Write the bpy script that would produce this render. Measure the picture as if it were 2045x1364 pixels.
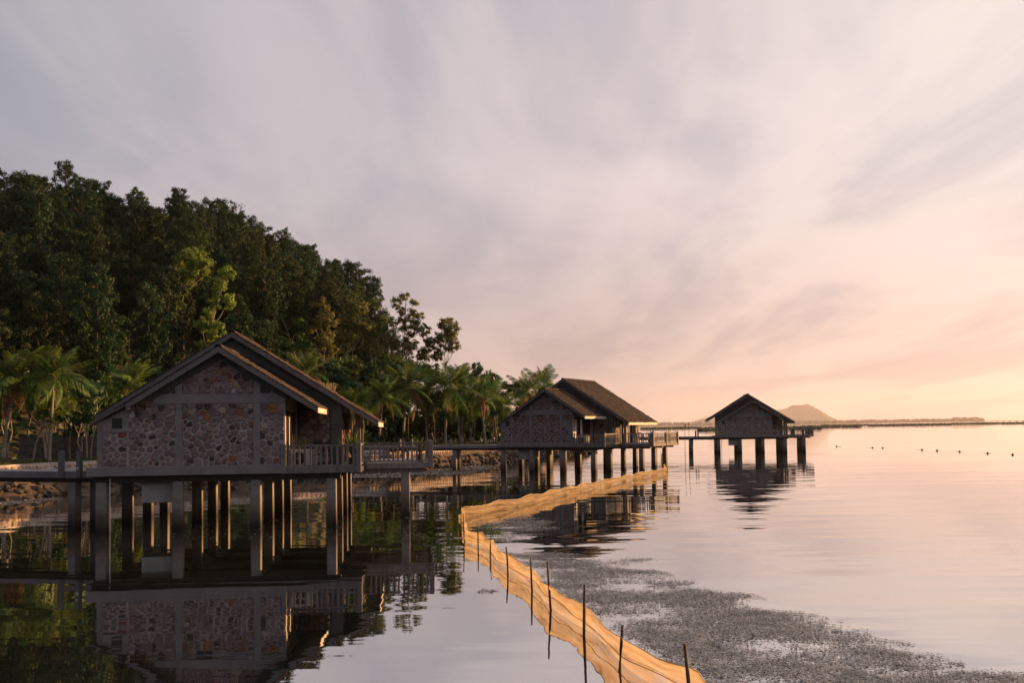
import bpy, bmesh, math, random
import numpy as np
from mathutils import Vector, Matrix, noise as mnoise

for _o in list(bpy.data.objects):
    bpy.data.objects.remove(_o)
SC = bpy.context.scene
COL = SC.collection
R = math.radians

# ------------------------------------------------------------------ camera
FPX, CH, PITCH, ROLL = 1772.0, 3.8, R(2.0), R(0.755)
SHY = 173.34 - FPX * math.tan(PITCH)
_f = np.array([0, math.cos(PITCH), math.sin(PITCH)])
_r = np.array([1.0, 0, 0])
_u = np.cross(_r, _f)
CR = math.cos(ROLL) * _r - math.sin(ROLL) * _u
CU = math.sin(ROLL) * _r + math.cos(ROLL) * _u
cam = bpy.data.cameras.new('camera')
cam.sensor_width = 36.0
cam.lens = 36.0 * FPX / 2045.0
cam.shift_y = SHY / 2045.0
cam.clip_start = 0.1
cam.clip_end = 30000
camo = bpy.data.objects.new('camera', cam)
COL.objects.link(camo)
camo.matrix_world = Matrix(((CR[0], CU[0], -_f[0], 0), (CR[1], CU[1], -_f[1], 0), (CR[2], CU[2], -_f[2], CH), (0, 0, 0, 1)))
SC.camera = camo
SC.render.resolution_x, SC.render.resolution_y = 1024, 684


def ray(x, y):
    return _f + (x - 1022.5) / FPX * CR - (y - 682 - SHY) / FPX * CU


def at_y(x, y, Y):
    d = ray(x, y)
    return np.array([0, 0, CH]) + Y / d[1] * d


def at_z(x, y, z=0.0):
    d = ray(x, y)
    return np.array([0, 0, CH]) + (z - CH) / d[2] * d


# ------------------------------------------------------------------ sky and sun
SUN_AZ, SUN_EL = R(63), R(4.2)
SUN = Vector((math.sin(SUN_AZ) * math.cos(SUN_EL), math.cos(SUN_AZ) * math.cos(SUN_EL), math.sin(SUN_EL)))
W = bpy.data.worlds.new('World')
SC.world = W
W.use_nodes = True
nt = W.node_tree
nt.nodes.clear()


def N(tree, kind, **kw):
    n = tree.nodes.new(kind)
    for k, v in kw.items():
        if k == 'ins':
            for i, val in v.items():
                n.inputs[i].default_value = val
        else:
            setattr(n, k, v)
    return n


def ramp(tree, stops, interp='LINEAR'):
    n = tree.nodes.new('ShaderNodeValToRGB')
    n.color_ramp.interpolation = interp
    e = n.color_ramp.elements
    while len(e) < len(stops):
        e.new(0.5)
    for i, (p, c) in enumerate(stops):
        e[i].position = p
        e[i].color = (c, c, c, 1) if isinstance(c, (int, float)) else (c[0], c[1], c[2], 1)
    return n


def build_sky():
    L = nt.links.new
    tc = N(nt, 'ShaderNodeTexCoord')
    out = N(nt, 'ShaderNodeOutputWorld')
    bg = N(nt, 'ShaderNodeBackground')
    bg.inputs[1].default_value = 0.1
    sky = N(nt, 'ShaderNodeTexSky', sky_type='NISHITA', sun_disc=False, sun_elevation=SUN_EL, sun_rotation=SUN_AZ, dust_density=3.0)
    dot = N(nt, 'ShaderNodeVectorMath', operation='DOT_PRODUCT')
    L(tc.outputs['Generated'], dot.inputs[0])
    dot.inputs[1].default_value = SUN
    t = N(nt, 'ShaderNodeMath', operation='MULTIPLY_ADD')
    L(dot.outputs['Value'], t.inputs[0])
    t.inputs[1].default_value = 0.5
    t.inputs[2].default_value = 0.5
    up = ramp(nt, [(0.0, (.12, .13, .17)), (.30, (.20, .21, .255)), (.5, (.385, .38, .408)), (.67, (.47, .43, .455)), (.78, (.60, .52, .52)), (.925, (.75, .66, .62)), (1.0, (.95, .80, .66))])
    ho = ramp(nt, [(0.0, (.15, .15, .175)), (.30, (.25, .225, .235)), (.5, (.42, .345, .335)), (.67, (.46, .37, .345)), (.78, (.50, .385, .35)), (.925, (.86, .60, .49)), (1.0, (.92, .64, .50))])
    L(t.outputs[0], up.inputs[0])
    L(t.outputs[0], ho.inputs[0])
    sep = N(nt, 'ShaderNodeSeparateXYZ')
    L(tc.outputs['Generated'], sep.inputs[0])
    em = N(nt, 'ShaderNodeMapRange', interpolation_type='SMOOTHSTEP')
    em.inputs[1].default_value = 0.0
    em.inputs[2].default_value = 0.30
    L(sep.outputs[2], em.inputs[0])
    base = N(nt, 'ShaderNodeMix', data_type='RGBA')
    L(em.outputs[0], base.inputs[0])
    L(ho.outputs[0], base.inputs[6])
    L(up.outputs[0], base.inputs[7])
    # thin wind-drawn cloud sheet, mapped on a plane overhead
    zz = N(nt, 'ShaderNodeMath', operation='ADD')
    L(sep.outputs[2], zz.inputs[0])
    zz.inputs[1].default_value = 0.10
    zm = N(nt, 'ShaderNodeMath', operation='MAXIMUM')
    L(zz.outputs[0], zm.inputs[0])
    zm.inputs[1].default_value = 0.06
    px = N(nt, 'ShaderNodeMath', operation='DIVIDE')
    py = N(nt, 'ShaderNodeMath', operation='DIVIDE')
    L(sep.outputs[0], px.inputs[0]); L(zm.outputs[0], px.inputs[1])
    L(sep.outputs[1], py.inputs[0]); L(zm.outputs[0], py.inputs[1])
    cmb = N(nt, 'ShaderNodeCombineXYZ')
    L(px.outputs[0], cmb.inputs[0]); L(py.outputs[0], cmb.inputs[1])
    mp = N(nt, 'ShaderNodeMapping')
    mp.inputs['Rotation'].default_value = (0, 0, R(-28))
    mp.inputs['Scale'].default_value = (0.75, 0.30, 1)
    mp.inputs['Location'].default_value = (1.7, 3.1, 0)
    L(cmb.outputs[0], mp.inputs[0])
    n1 = N(nt, 'ShaderNodeTexNoise', ins={'Scale': 1.6, 'Detail': 10.0, 'Roughness': .57, 'Distortion': .9})
    L(mp.outputs[0], n1.inputs['Vector'])
    mp2 = N(nt, 'ShaderNodeMapping')
    mp2.inputs['Rotation'].default_value = (0, 0, R(-62))
    mp2.inputs['Scale'].default_value = (2.2, .42, 1)
    L(cmb.outputs[0], mp2.inputs[0])
    n2 = N(nt, 'ShaderNodeTexNoise', ins={'Scale': 1.0, 'Detail': 8.0, 'Roughness': .55, 'Distortion': 1.1})
    L(mp2.outputs[0], n2.inputs['Vector'])
    ad = N(nt, 'ShaderNodeMath', operation='MULTIPLY_ADD')
    L(n2.outputs['Fac'], ad.inputs[0]); ad.inputs[1].default_value = .36
    L(n1.outputs['Fac'], ad.inputs[2])
    m2 = N(nt, 'ShaderNodeMapRange', interpolation_type='SMOOTHSTEP')
    m2.inputs[1].default_value = .52
    m2.inputs[2].default_value = .84
    L(ad.outputs[0], m2.inputs[0])
    veil = ramp(nt, [(0.0, (.80, .835, .90)), (.5, (.965, .97, .995)), (1.0, (1.09, 1.085, 1.08))])
    L(m2.outputs[0], veil.inputs[0])
    mul = N(nt, 'ShaderNodeMix', data_type='RGBA', blend_type='MULTIPLY')
    mul.inputs[0].default_value = 1.0
    L(base.outputs[2], mul.inputs[6]); L(veil.outputs[0], mul.inputs[7])
    sc10 = N(nt, 'ShaderNodeVectorMath', operation='SCALE')
    sc10.inputs['Scale'].default_value = 4.7
    L(mul.outputs[2], sc10.inputs[0])
    mx = N(nt, 'ShaderNodeMix', data_type='RGBA')
    mx.inputs[0].default_value = 0.985
    L(sky.outputs[0], mx.inputs[6]); L(sc10.outputs[0], mx.inputs[7])
    L(mx.outputs[2], bg.inputs[0]); L(bg.outputs[0], out.inputs[0])


build_sky()
sl = bpy.data.lights.new('sun', 'SUN')
sl.energy = 5.0
sl.angle = R(0.6)
sl.color = (1.0, .52, .185)
so = bpy.data.objects.new('sun', sl)
COL.objects.link(so)
so.rotation_euler = (-SUN).to_track_quat('-Z', 'Y').to_euler()
so.location = (60, 20, 60)
SC.view_settings.view_transform = 'Standard'
SC.view_settings.look = 'None'
SC.view_settings.exposure = 1.35
SC.view_settings.gamma = 1.0
SC.view_settings.use_curve_mapping = False
SC.cycles.max_bounces = 7
SC.cycles.diffuse_bounces = 2
SC.cycles.glossy_bounces = 3
SC.cycles.transmission_bounces = 4
SC.cycles.transparent_max_bounces = 12
SC.cycles.volume_bounces = 0
SC.cycles.caustics_reflective = False
SC.cycles.caustics_refractive = False
SC.cycles.use_denoising = True

# ------------------------------------------------------------------ helpers
random.seed(7)
RNG = np.random.default_rng(11)


def add(o, parent=None, kind=None):
    COL.objects.link(o)
    if parent is not None:
        o.parent = parent
    if kind:
        o['kind'] = kind
    return o


def tag(o, label=None, cat=None, group=None, kind=None):
    if label: o['label'] = label
    if cat: o['category'] = cat
    if group: o['group'] = group
    if kind: o['kind'] = kind
    return o


def empty(name, loc=(0, 0, 0), rz=0.0):
    o = bpy.data.objects.new(name, None)
    o.empty_display_size = .3
    COL.objects.link(o)
    o.location = loc
    o.rotation_euler = (0, 0, rz)
    return o


def np_mesh(name, V, Fc, mat=None, smooth=False):
    """V (n,3) and faces as an (m,k) array, all of one size"""
    V = np.asarray(V, dtype=np.float32)
    Fc = np.asarray(Fc, dtype=np.int32)
    me = bpy.data.meshes.new(name)
    m, k = Fc.shape
    me.vertices.add(len(V))
    me.vertices.foreach_set('co', V.ravel())
    me.loops.add(m * k)
    me.loops.foreach_set('vertex_index', Fc.ravel())
    me.polygons.add(m)
    me.polygons.foreach_set('loop_start', np.arange(0, m * k, k, dtype=np.int32))
    me.polygons.foreach_set('loop_total', np.full(m, k, dtype=np.int32))
    if smooth:
        me.polygons.foreach_set('use_smooth', np.ones(m, dtype=bool))
    me.update(calc_edges=True)
    if mat: me.materials.append(mat)
    return me


class MB:
    def __init__(s):
        s.v, s.f, s.sm = [], [], []

    def face(s, idx, smooth=False):
        s.f.append(idx)
        s.sm.append(smooth)

    def box(s, x0, x1, y0, y1, z0, z1):
        b = len(s.v)
        for z in (z0, z1):
            for y in (y0, y1):
                for x in (x0, x1):
                    s.v.append((x, y, z))
        for q in ((0, 2, 3, 1), (4, 5, 7, 6), (0, 1, 5, 4), (2, 6, 7, 3), (0, 4, 6, 2), (1, 3, 7, 5)):
            s.face([b + i for i in q])
        return s

    def hexa(s, pts):
        b = len(s.v)
        s.v += [tuple(p) for p in pts]
        for q in ((0, 2, 3, 1), (4, 5, 7, 6), (0, 1, 5, 4), (2, 6, 7, 3), (0, 4, 6, 2), (1, 3, 7, 5)):
            s.face([b + i for i in q])
        return s

    def prism_uz(s, poly, v0, v1):
        """polygon of (u,z) extruded along v"""
        b, n = len(s.v), len(poly)
        for v in (v0, v1):
            for (u, z) in poly: s.v.append((u, v, z))
        s.face([b + i for i in range(n)])
        s.face([b + n + i for i in range(n)][::-1])
        for i in range(n):
            j = (i + 1) % n
            s.face([b + i, b + n + i, b + n + j, b + j])
        return s

    def prism_vz(s, poly, u0, u1):
        b, n = len(s.v), len(poly)
        for u in (u0, u1):
            for (v, z) in poly: s.v.append((u, v, z))
        s.face([b + i for i in range(n)][::-1])
        s.face([b + n + i for i in range(n)])
        for i in range(n):
            j = (i + 1) % n
            s.face([b + i, b + j, b + n + j, b + n + i])
        return s

    def tube(s, pts, rad, n=8, cap=True):
        pts = [Vector(p) for p in pts]
        if not hasattr(rad, '__len__'): rad = [rad] * len(pts)
        b = len(s.v)
        ref = Vector((0, 0, 1))
        for i, p in enumerate(pts):
            d = (pts[min(i + 1, len(pts) - 1)] - pts[max(i - 1, 0)]).normalized()
            a = d.cross(ref)
            if a.length < .05: a = d.cross(Vector((1, 0, 0)))
            a.normalize()
            c = d.cross(a)
            for k in range(n):
                t = 2 * math.pi * k / n
                s.v.append(tuple(p + rad[i] * (math.cos(t) * a + math.sin(t) * c)))
        for i in range(len(pts) - 1):
            for k in range(n):
                k2 = (k + 1) % n
                s.face([b + i * n + k, b + i * n + k2, b + (i + 1) * n + k2, b + (i + 1) * n + k], True)
        if cap:
            s.face([b + k for k in range(n)])
            e = b + (len(pts) - 1) * n
            s.face([e + k for k in range(n)][::-1])
        return s

    def mesh(s, name, mat):
        me = bpy.data.meshes.new(name)
        me.from_pydata(s.v, [], s.f)
        me.polygons.foreach_set('use_smooth', s.sm)
        bm = bmesh.new()
        bm.from_mesh(me)
        bmesh.ops.recalc_face_normals(bm, faces=bm.faces)
        bm.to_mesh(me)
        bm.free()
        me.update()
        for m in (mat if isinstance(mat, (list, tuple)) else [mat]): me.materials.append(m)
        return me

    def build(s, name, mat, parent=None, kind=None, bevel=0.0):
        o = bpy.data.objects.new(name, s.mesh(name, mat))
        add(o, parent, kind)
        if bevel:
            md = o.modifiers.new('bevel', 'BEVEL')
            md.width = bevel
            md.segments = 1
            md.limit_method = 'ANGLE'
        return o


def children(o):
    return [c for c in bpy.data.objects if c.parent == o]


# ------------------------------------------------------------------ materials
M = {}


def mat(name, col, col2=None, rough=.8, scale=4.0, bump=0.0, bscale=None, detail=6.0, metallic=0.0, spec=.3, island=0.0, objrand=0.0, coords='Object', translucent=0.0, ramp_pos=(.35, .65), stretch=(1, 1, 1)):
    m = bpy.data.materials.new(name)
    m.use_nodes = True
    t = m.node_tree
    L = t.links.new
    bs = t.nodes['Principled BSDF']
    bs.inputs['Roughness'].default_value = rough
    bs.inputs['Metallic'].default_value = metallic
    bs.inputs['Specular IOR Level'].default_value = spec
    tc = N(t, 'ShaderNodeTexCoord')
    mp = N(t, 'ShaderNodeMapping')
    mp.inputs['Scale'].default_value = stretch
    L(tc.outputs[coords], mp.inputs[0])
    col2 = col2 or tuple(c * .7 for c in col)
    nz = N(t, 'ShaderNodeTexNoise', ins={'Scale': scale, 'Detail': detail, 'Roughness': .6})
    L(mp.outputs[0], nz.inputs['Vector'])
    rp = ramp(t, [(ramp_pos[0], col2), (ramp_pos[1], col)])
    L(nz.outputs['Fac'], rp.inputs[0])
    c = rp.outputs[0]
    if island or objrand:
        g = N(t, 'ShaderNodeNewGeometry')
        oi = N(t, 'ShaderNodeObjectInfo')
        hs = N(t, 'ShaderNodeHueSaturation')
        mr = N(t, 'ShaderNodeMapRange')
        mr.inputs[3].default_value = 1 - island
        mr.inputs[4].default_value = 1 + island
        L(g.outputs['Random Per Island'], mr.inputs[0])
        mo = N(t, 'ShaderNodeMapRange')
        mo.inputs[3].default_value = 1 - objrand
        mo.inputs[4].default_value = 1 + objrand
        L(oi.outputs['Random'], mo.inputs[0])
        mm = N(t, 'ShaderNodeMath', operation='MULTIPLY')
        L(mr.outputs[0], mm.inputs[0]); L(mo.outputs[0], mm.inputs[1])
        L(mm.outputs[0], hs.inputs['Value'])
        mh = N(t, 'ShaderNodeMapRange')
        mh.inputs[3].default_value = .5 - .03 * (1 if (island or objrand) else 0)
        mh.inputs[4].default_value = .53
        L(oi.outputs['Random'] if objrand else g.outputs['Random Per Island'], mh.inputs[0])
        L(mh.outputs[0], hs.inputs['Hue'])
        L(c, hs.inputs['Color'])
        c = hs.outputs[0]
    L(c, bs.inputs['Base Color'])
    if bump:
        nb = N(t, 'ShaderNodeTexNoise', ins={'Scale': bscale or scale * 4, 'Detail': 8.0, 'Roughness': .65})
        L(mp.outputs[0], nb.inputs['Vector'])
        bp = N(t, 'ShaderNodeBump', ins={'Distance': bump, 'Strength': 1.0})
        L(nb.outputs['Fac'], bp.inputs['Height'])
        L(bp.outputs[0], bs.inputs['Normal'])
    if translucent:
        tr = N(t, 'ShaderNodeBsdfTranslucent')
        L(c, tr.inputs[0])
        ms = N(t, 'ShaderNodeMixShader')
        ms.inputs[0].default_value = translucent
        L(bs.outputs[0], ms.inputs[1]); L(tr.outputs[0], ms.inputs[2])
        L(ms.outputs[0], t.nodes['Material Output'].inputs[0])
    M[name] = m
    return m


mat('render_grey', (0.213, 0.195, 0.207), (0.144, 0.133, 0.142), .85, 1.3, .006, 30)
mat('trim_grey', (0.227, 0.209, 0.220), (0.165, 0.152, 0.161), .8, 2.0, .003, 40)
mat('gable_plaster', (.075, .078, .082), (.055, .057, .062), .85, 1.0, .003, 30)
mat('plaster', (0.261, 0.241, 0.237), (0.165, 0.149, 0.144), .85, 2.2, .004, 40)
mat('mortar', (0.463, 0.419, 0.419), (0.312, 0.275, 0.278), .9, 6.0, .012, 25)
mat('underside', (.05, .045, .042), (.03, .028, .026), .9, 2.0)  # on floor slabs, beams and joists this dark tone is painted shade
mat('board_grey', (0.148, 0.136, 0.140), (0.108, 0.098, 0.102), .75, 1.5, .003, 30, stretch=(1, .3, 1))
mat('eave_white', (.62, .56, .50), (.45, .40, .35), .7, 3.0)
mat('wood_grey', (0.205, 0.189, 0.189), (0.128, 0.115, 0.113), .8, 5.0, .004, 40, stretch=(1, 1, .25), objrand=.16)
mat('dark_wood', (.045, .032, .026), (.028, .02, .017), .6, 5.0)
mat('deck_wood', (.34, .315, .30), (.22, .20, .19), .75, 5.0, .004, 40)
mat('glass_dark', (.02, .024, .028), (.012, .014, .018), .08, 1.0, spec=.6)
mat('curtain', (.62, .64, .68), (.5, .52, .56), .9, 6.0, .01, 14, stretch=(6, 6, .1))
mat('tile_clay', (.058, .032, .024), (.020, .013, .011), .85, 1.6, .004, 30, island=.6, ramp_pos=(.3, .7))
mat('tile_edge', (.055, .030, .023), (.022, .014, .012), .85, 3.0, .004, 30, objrand=.4)
mat('tank_grey', (.40, .41, .39), (.30, .31, .30), .8, 2.5, .004, 30)
mat('ac_white', (.40, .41, .42), (.33, .34, .35), .5, 3.0)
mat('ac_dark', (.02, .022, .025), (.014, .015, .017), .6, 3.0)
mat('pot', (.06, .05, .045), (.04, .033, .03), .7, 5.0)
mat('wicker', (.45, .38, .27), (.3, .25, .17), .8, 30.0, .004, 60)
ST = [mat('stone_maroon', (0.215, 0.153, 0.161), (0.120, 0.086, 0.091), .85, 7, .01, 22, objrand=.25, island=.01),
      mat('stone_purple', (0.235, 0.185, 0.198), (0.142, 0.109, 0.122), .85, 7, .01, 22, objrand=.25),
      mat('stone_brown', (0.195, 0.146, 0.135), (0.114, 0.086, 0.081), .85, 7, .01, 22, objrand=.25),
      mat('stone_dark', (0.062, 0.047, 0.048), (0.039, 0.029, 0.031), .85, 7, .01, 22, objrand=.2),
      mat('stone_rust', (.25, .105, .055), (.15, .065, .04), .85, 7, .01, 22, objrand=.2),
      mat('stone_pale', (.34, .28, .22), (.22, .18, .14), .85, 7, .01, 22, objrand=.2),
      mat('stone_white', (.36, .35, .36), (.24, .23, .25), .85, 7, .01, 22, objrand=.15)]
mat('wall_limestone', (.38, .30, .22), (.22, .17, .125), .9, 5, .015, 14, objrand=.28, island=.2)
mat('rock_dark', (.070, .058, .050), (.030, .026, .023), .9, 3, .03, 9, objrand=.35, island=.2)
mat('bark_pale', (.30, .26, .20), (.17, .14, .11), .9, 3, .01, 20, stretch=(1, 1, .4))
mat('bark_dark', (.10, .075, .055), (.05, .04, .03), .9, 3, .01, 20, stretch=(1, 1, .4))
mat('bark_palm', (.27, .24, .20), (.13, .11, .09), .9, 2, .02, 10, stretch=(.3, .3, 5))
mat('leaf_olive', (.042, .074, .019), (.024, .044, .012), .7, .5, island=.30, objrand=.30, translucent=.25)
mat('leaf_pine', (.020, .052, .018), (.010, .029, .010), .7, .5, island=.30, objrand=.30, translucent=.25)
mat('leaf_broad', (.072, .125, .028), (.045, .085, .02), .55, .8, island=.35, objrand=.18, translucent=.38)
mat('leaf_gold', (.22, .30, .055), (.135, .20, .035), .55, .8, island=.35, objrand=.15, translucent=.42)
mat('leaf_euca', (.19, .19, .055), (.12, .13, .04), .6, .8, island=.35, objrand=.1, translucent=.4)  # gum leaves; on lower-wood broadleaf trees, golden sun put into the colour
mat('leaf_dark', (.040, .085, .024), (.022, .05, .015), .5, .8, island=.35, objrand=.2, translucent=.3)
mat('leaf_palm', (.13, .20, .038), (.045, .085, .018), .5, .6, island=.3, objrand=.18, translucent=.42)
mat('leaf_palm_dry', (.27, .175, .06), (.18, .115, .04), .6, .6, island=.3, objrand=.15, translucent=.42)
mat('grass', (.10, .115, .03), (.06, .075, .02), .7, .5, island=.4, translucent=.35)
mat('leaf_spike', (.10, .135, .035), (.06, .09, .02), .5, 2, island=.35, translucent=.3)
mat('bamboo', (.12, .085, .055), (.06, .045, .03), .8, 8, .004, 40)
mat('ground', (.075, .068, .038), (.045, .045, .024), .95, .35, .05, 2)
mat('bank', (.115, .082, .058), (.048, .038, .030), .95, 1.1, .12, 3)
mat('far_green', (0.068, 0.074, 0.077), (0.045, 0.050, 0.052), .95, .05)
mat('reed', (.16, .17, .10), (.11, .125, .07), .95, .05, island=.3)
mat('concrete_far', (.32, .30, .29), (.26, .25, .24), .9, .1)
mat('float_dark', (.03, .028, .028), (.02, .019, .019), .5, 3)
mat('net_rope', (.70, .58, .42), (.58, .46, .32), .9, 10)
mat('rope', (.12, .10, .07), (.08, .07, .05), .9, 10)
mat('weed', (.33, .30, .255), (.12, .108, .085), .35, 2.2, island=.6, spec=.5)
mat('scum', (.30, .275, .245), (.17, .155, .135), .6, .8, island=.4)


def pile_material():
    """pale concrete with a dark wet tide stain that stops at an uneven line"""
    m = mat('pile_concrete', (0.242, 0.230, 0.222), (0.172, 0.160, 0.152), .85, 2.4, .006, 25)
    t = m.node_tree
    L = t.links.new
    bs = t.nodes['Principled BSDF']
    src = bs.inputs['Base Color'].links[0].from_socket
    g = N(t, 'ShaderNodeNewGeometry')
    sp = N(t, 'ShaderNodeSeparateXYZ')
    L(g.outputs['Position'], sp.inputs[0])
    nz = N(t, 'ShaderNodeTexNoise', ins={'Scale': 2.2, 'Detail': 6.0})
    L(g.outputs['Position'], nz.inputs['Vector'])
    ad = N(t, 'ShaderNodeMath', operation='MULTIPLY_ADD')
    L(nz.outputs['Fac'], ad.inputs[0]); ad.inputs[1].default_value = -.55
    L(sp.outputs[2], ad.inputs[2])
    mr = N(t, 'ShaderNodeMapRange')
    mr.inputs[1].default_value = -.25
    mr.inputs[2].default_value = .95
    L(ad.outputs[0], mr.inputs[0])
    st = ramp(t, [(0, (.05, .045, .04)), (.10, (.12, .105, .09)), (.28, (.30, .255, .215)), (.58, (.60, .535, .475)), (.85, (.88, .86, .84)), (1, (1, 1, 1))])
    L(mr.outputs[0], st.inputs[0])
    mx = N(t, 'ShaderNodeMix', data_type='RGBA', blend_type='MULTIPLY')
    mx.inputs[0].default_value = 1
    L(src, mx.inputs[6]); L(st.outputs[0], mx.inputs[7])
    L(mx.outputs[2], bs.inputs['Base Color'])


pile_material()


def water_material():
    m = bpy.data.materials.new('water')
    m.use_nodes = True
    t = m.node_tree
    L = t.links.new
    t.nodes.clear()
    out = N(t, 'ShaderNodeOutputMaterial')
    gl = N(t, 'ShaderNodeBsdfGlossy', ins={'Color': (.985, .985, .99, 1), 'Roughness': .012})
    df = N(t, 'ShaderNodeBsdfDiffuse', ins={'Color': (.022, .022, .016, 1)})
    fr = N(t, 'ShaderNodeFresnel', ins={'IOR': 3.4})
    ms = N(t, 'ShaderNodeMixShader')
    tc = N(t, 'ShaderNodeTexCoord')

    def nz(sx, sy, scale, detail, rot=0):
        mp = N(t, 'ShaderNodeMapping')
        mp.inputs['Scale'].default_value = (sx, sy, 1)
        mp.inputs['Rotation'].default_value = (0, 0, R(rot))
        L(tc.outputs['Object'], mp.inputs[0])
        n = N(t, 'ShaderNodeTexNoise', ins={'Scale': scale, 'Detail': detail, 'Roughness': .5})
        L(mp.outputs[0], n.inputs['Vector'])
        return n.outputs['Fac']
    a = nz(.16, 1.0, .42, 2.0, 5)      # long low swell
    b = nz(.3, 1.0, 1.7, 2.0, -6)      # ripples
    c = nz(.02, .05, 1.0, 2.0)         # where the breeze reaches
    # the houses and the bank shelter the water on the left
    sp = N(t, 'ShaderNodeSeparateXYZ')
    L(tc.outputs['Object'], sp.inputs[0])
    mr = N(t, 'ShaderNodeMapRange', interpolation_type='SMOOTHSTEP')
    mr.inputs[1].default_value = -9.0
    mr.inputs[2].default_value = 10.0
    mr.inputs[3].default_value = .85
    mr.inputs[4].default_value = 1.5
    L(sp.outputs[0], mr.inputs[0])
    cr = N(t, 'ShaderNodeMapRange')
    cr.inputs[1].default_value = .35
    cr.inputs[2].default_value = .65
    cr.inputs[3].default_value = .45
    cr.inputs[4].default_value = 1.2
    L(c, cr.inputs[0])
    mk = N(t, 'ShaderNodeMath', operation='MULTIPLY')
    L(mr.outputs[0], mk.inputs[0]); L(cr.outputs[0], mk.inputs[1])
    h1 = N(t, 'ShaderNodeMath', operation='MULTIPLY')
    L(a, h1.inputs[0]); h1.inputs[1].default_value = .030
    h2 = N(t, 'ShaderNodeMath', operation='MULTIPLY_ADD')
    L(b, h2.inputs[0]); h2.inputs[1].default_value = .0036
    L(h1.outputs[0], h2.inputs[2])
    h3 = N(t, 'ShaderNodeMath', operation='MULTIPLY')
    L(h2.outputs[0], h3.inputs[0]); L(mk.outputs[0], h3.inputs[1])
    bp = N(t, 'ShaderNodeBump', ins={'Strength': 1.0, 'Distance': 1.0})
    L(h3.outputs[0], bp.inputs['Height'])
    L(bp.outputs[0], gl.inputs['Normal'])
    L(bp.outputs[0], fr.inputs['Normal'])
    fm = N(t, 'ShaderNodeMapRange')
    fm.inputs[1].default_value = .3
    fm.inputs[2].default_value = .9
    fm.inputs[3].default_value = .64
    fm.inputs[4].default_value = 1.0
    L(fr.outputs[0], fm.inputs[0])
    L(fm.outputs[0], ms.inputs[0])
    L(df.outputs[0], ms.inputs[1]); L(gl.outputs[0], ms.inputs[2])
    L(ms.outputs[0], out.inputs[0])
    return m


def net_material():
    m = bpy.data.materials.new('net_cloth')
    m.use_nodes = True
    t = m.node_tree
    L = t.links.new
    t.nodes.clear()
    out = N(t, 'ShaderNodeOutputMaterial')
    tc = N(t, 'ShaderNodeTexCoord')
    uv = N(t, 'ShaderNodeUVMap')
    mp = N(t, 'ShaderNodeMapping')
    mp.inputs['Scale'].default_value = (.55, 4.2, 1)
    mp.inputs['Rotation'].default_value = (0, 0, R(4))
    L(uv.outputs[0], mp.inputs[0])
    n1 = N(t, 'ShaderNodeTexNoise', ins={'Scale': 1.3, 'Detail': 9.0, 'Roughness': .62, 'Distortion': .8})
    L(mp.outputs[0], n1.inputs['Vector'])
    rp = ramp(t, [(.28, (.24, .145, .06)), (.43, (.50, .37, .215)), (.7, (.70, .58, .42))])
    L(n1.outputs['Fac'], rp.inputs[0])
    df = N(t, 'ShaderNodeBsdfDiffuse')
    tr = N(t, 'ShaderNodeBsdfTranslucent')
    L(rp.outputs[0], df.inputs[0]); L(rp.outputs[0], tr.inputs[0])
    a = N(t, 'ShaderNodeMixShader')
    a.inputs[0].default_value = .5
    L(df.outputs[0], a.inputs[1]); L(tr.outputs[0], a.inputs[2])
    # worn open mesh, more towards the water
    n2 = N(t, 'ShaderNodeTexNoise', ins={'Scale': .9, 'Detail': 5.0, 'Roughness': .6})
    mp2 = N(t, 'ShaderNodeMapping')
    mp2.inputs['Scale'].default_value = (1.6, 1.2, 1)
    L(uv.outputs[0], mp2.inputs[0]); L(mp2.outputs[0], n2.inputs['Vector'])
    op = N(t, 'ShaderNodeMapRange')
    op.inputs[1].default_value = .52
    op.inputs[2].default_value = .75
    op.inputs[3].default_value = .12
    op.inputs[4].default_value = .5
    L(n2.outputs['Fac'], op.inputs[0])
    su = N(t, 'ShaderNodeSeparateXYZ')
    L(uv.outputs[0], su.inputs[0])
    lowr = N(t, 'ShaderNodeMapRange')
    lowr.inputs[1].default_value = .55
    lowr.inputs[2].default_value = .05
    lowr.inputs[3].default_value = .7
    lowr.inputs[4].default_value = 1.9
    L(su.outputs[1], lowr.inputs[0])
    opm = N(t, 'ShaderNodeMath', operation='MULTIPLY')
    L(op.outputs[0], opm.inputs[0]); L(lowr.outputs[0], opm.inputs[1])
    op = opm
    tp = N(t, 'ShaderNodeBsdfTransparent')
    b = N(t, 'ShaderNodeMixShader')
    L(op.outputs[0], b.inputs[0])
    L(a.outputs[0], b.inputs[1]); L(tp.outputs[0], b.inputs[2])
    bp = N(t, 'ShaderNodeBump', ins={'Distance': .03, 'Strength': .8})
    L(n1.outputs['Fac'], bp.inputs['Height'])
    L(bp.outputs[0], df.inputs['Normal']); L(bp.outputs[0], tr.inputs['Normal'])
    L(b.outputs[0], out.inputs[0])
    return m


M['water'] = water_material()
M['net'] = net_material()

# ------------------------------------------------------------------ setting: water, shore, hill
wm = MB()
wm.v = [(-16000, -1400, 0), (16000, -1400, 0), (16000, 16000, 0), (-16000, 16000, 0)]
wm.face([0, 1, 2, 3])
wm.build('water', M['water'], kind='structure')

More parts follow.
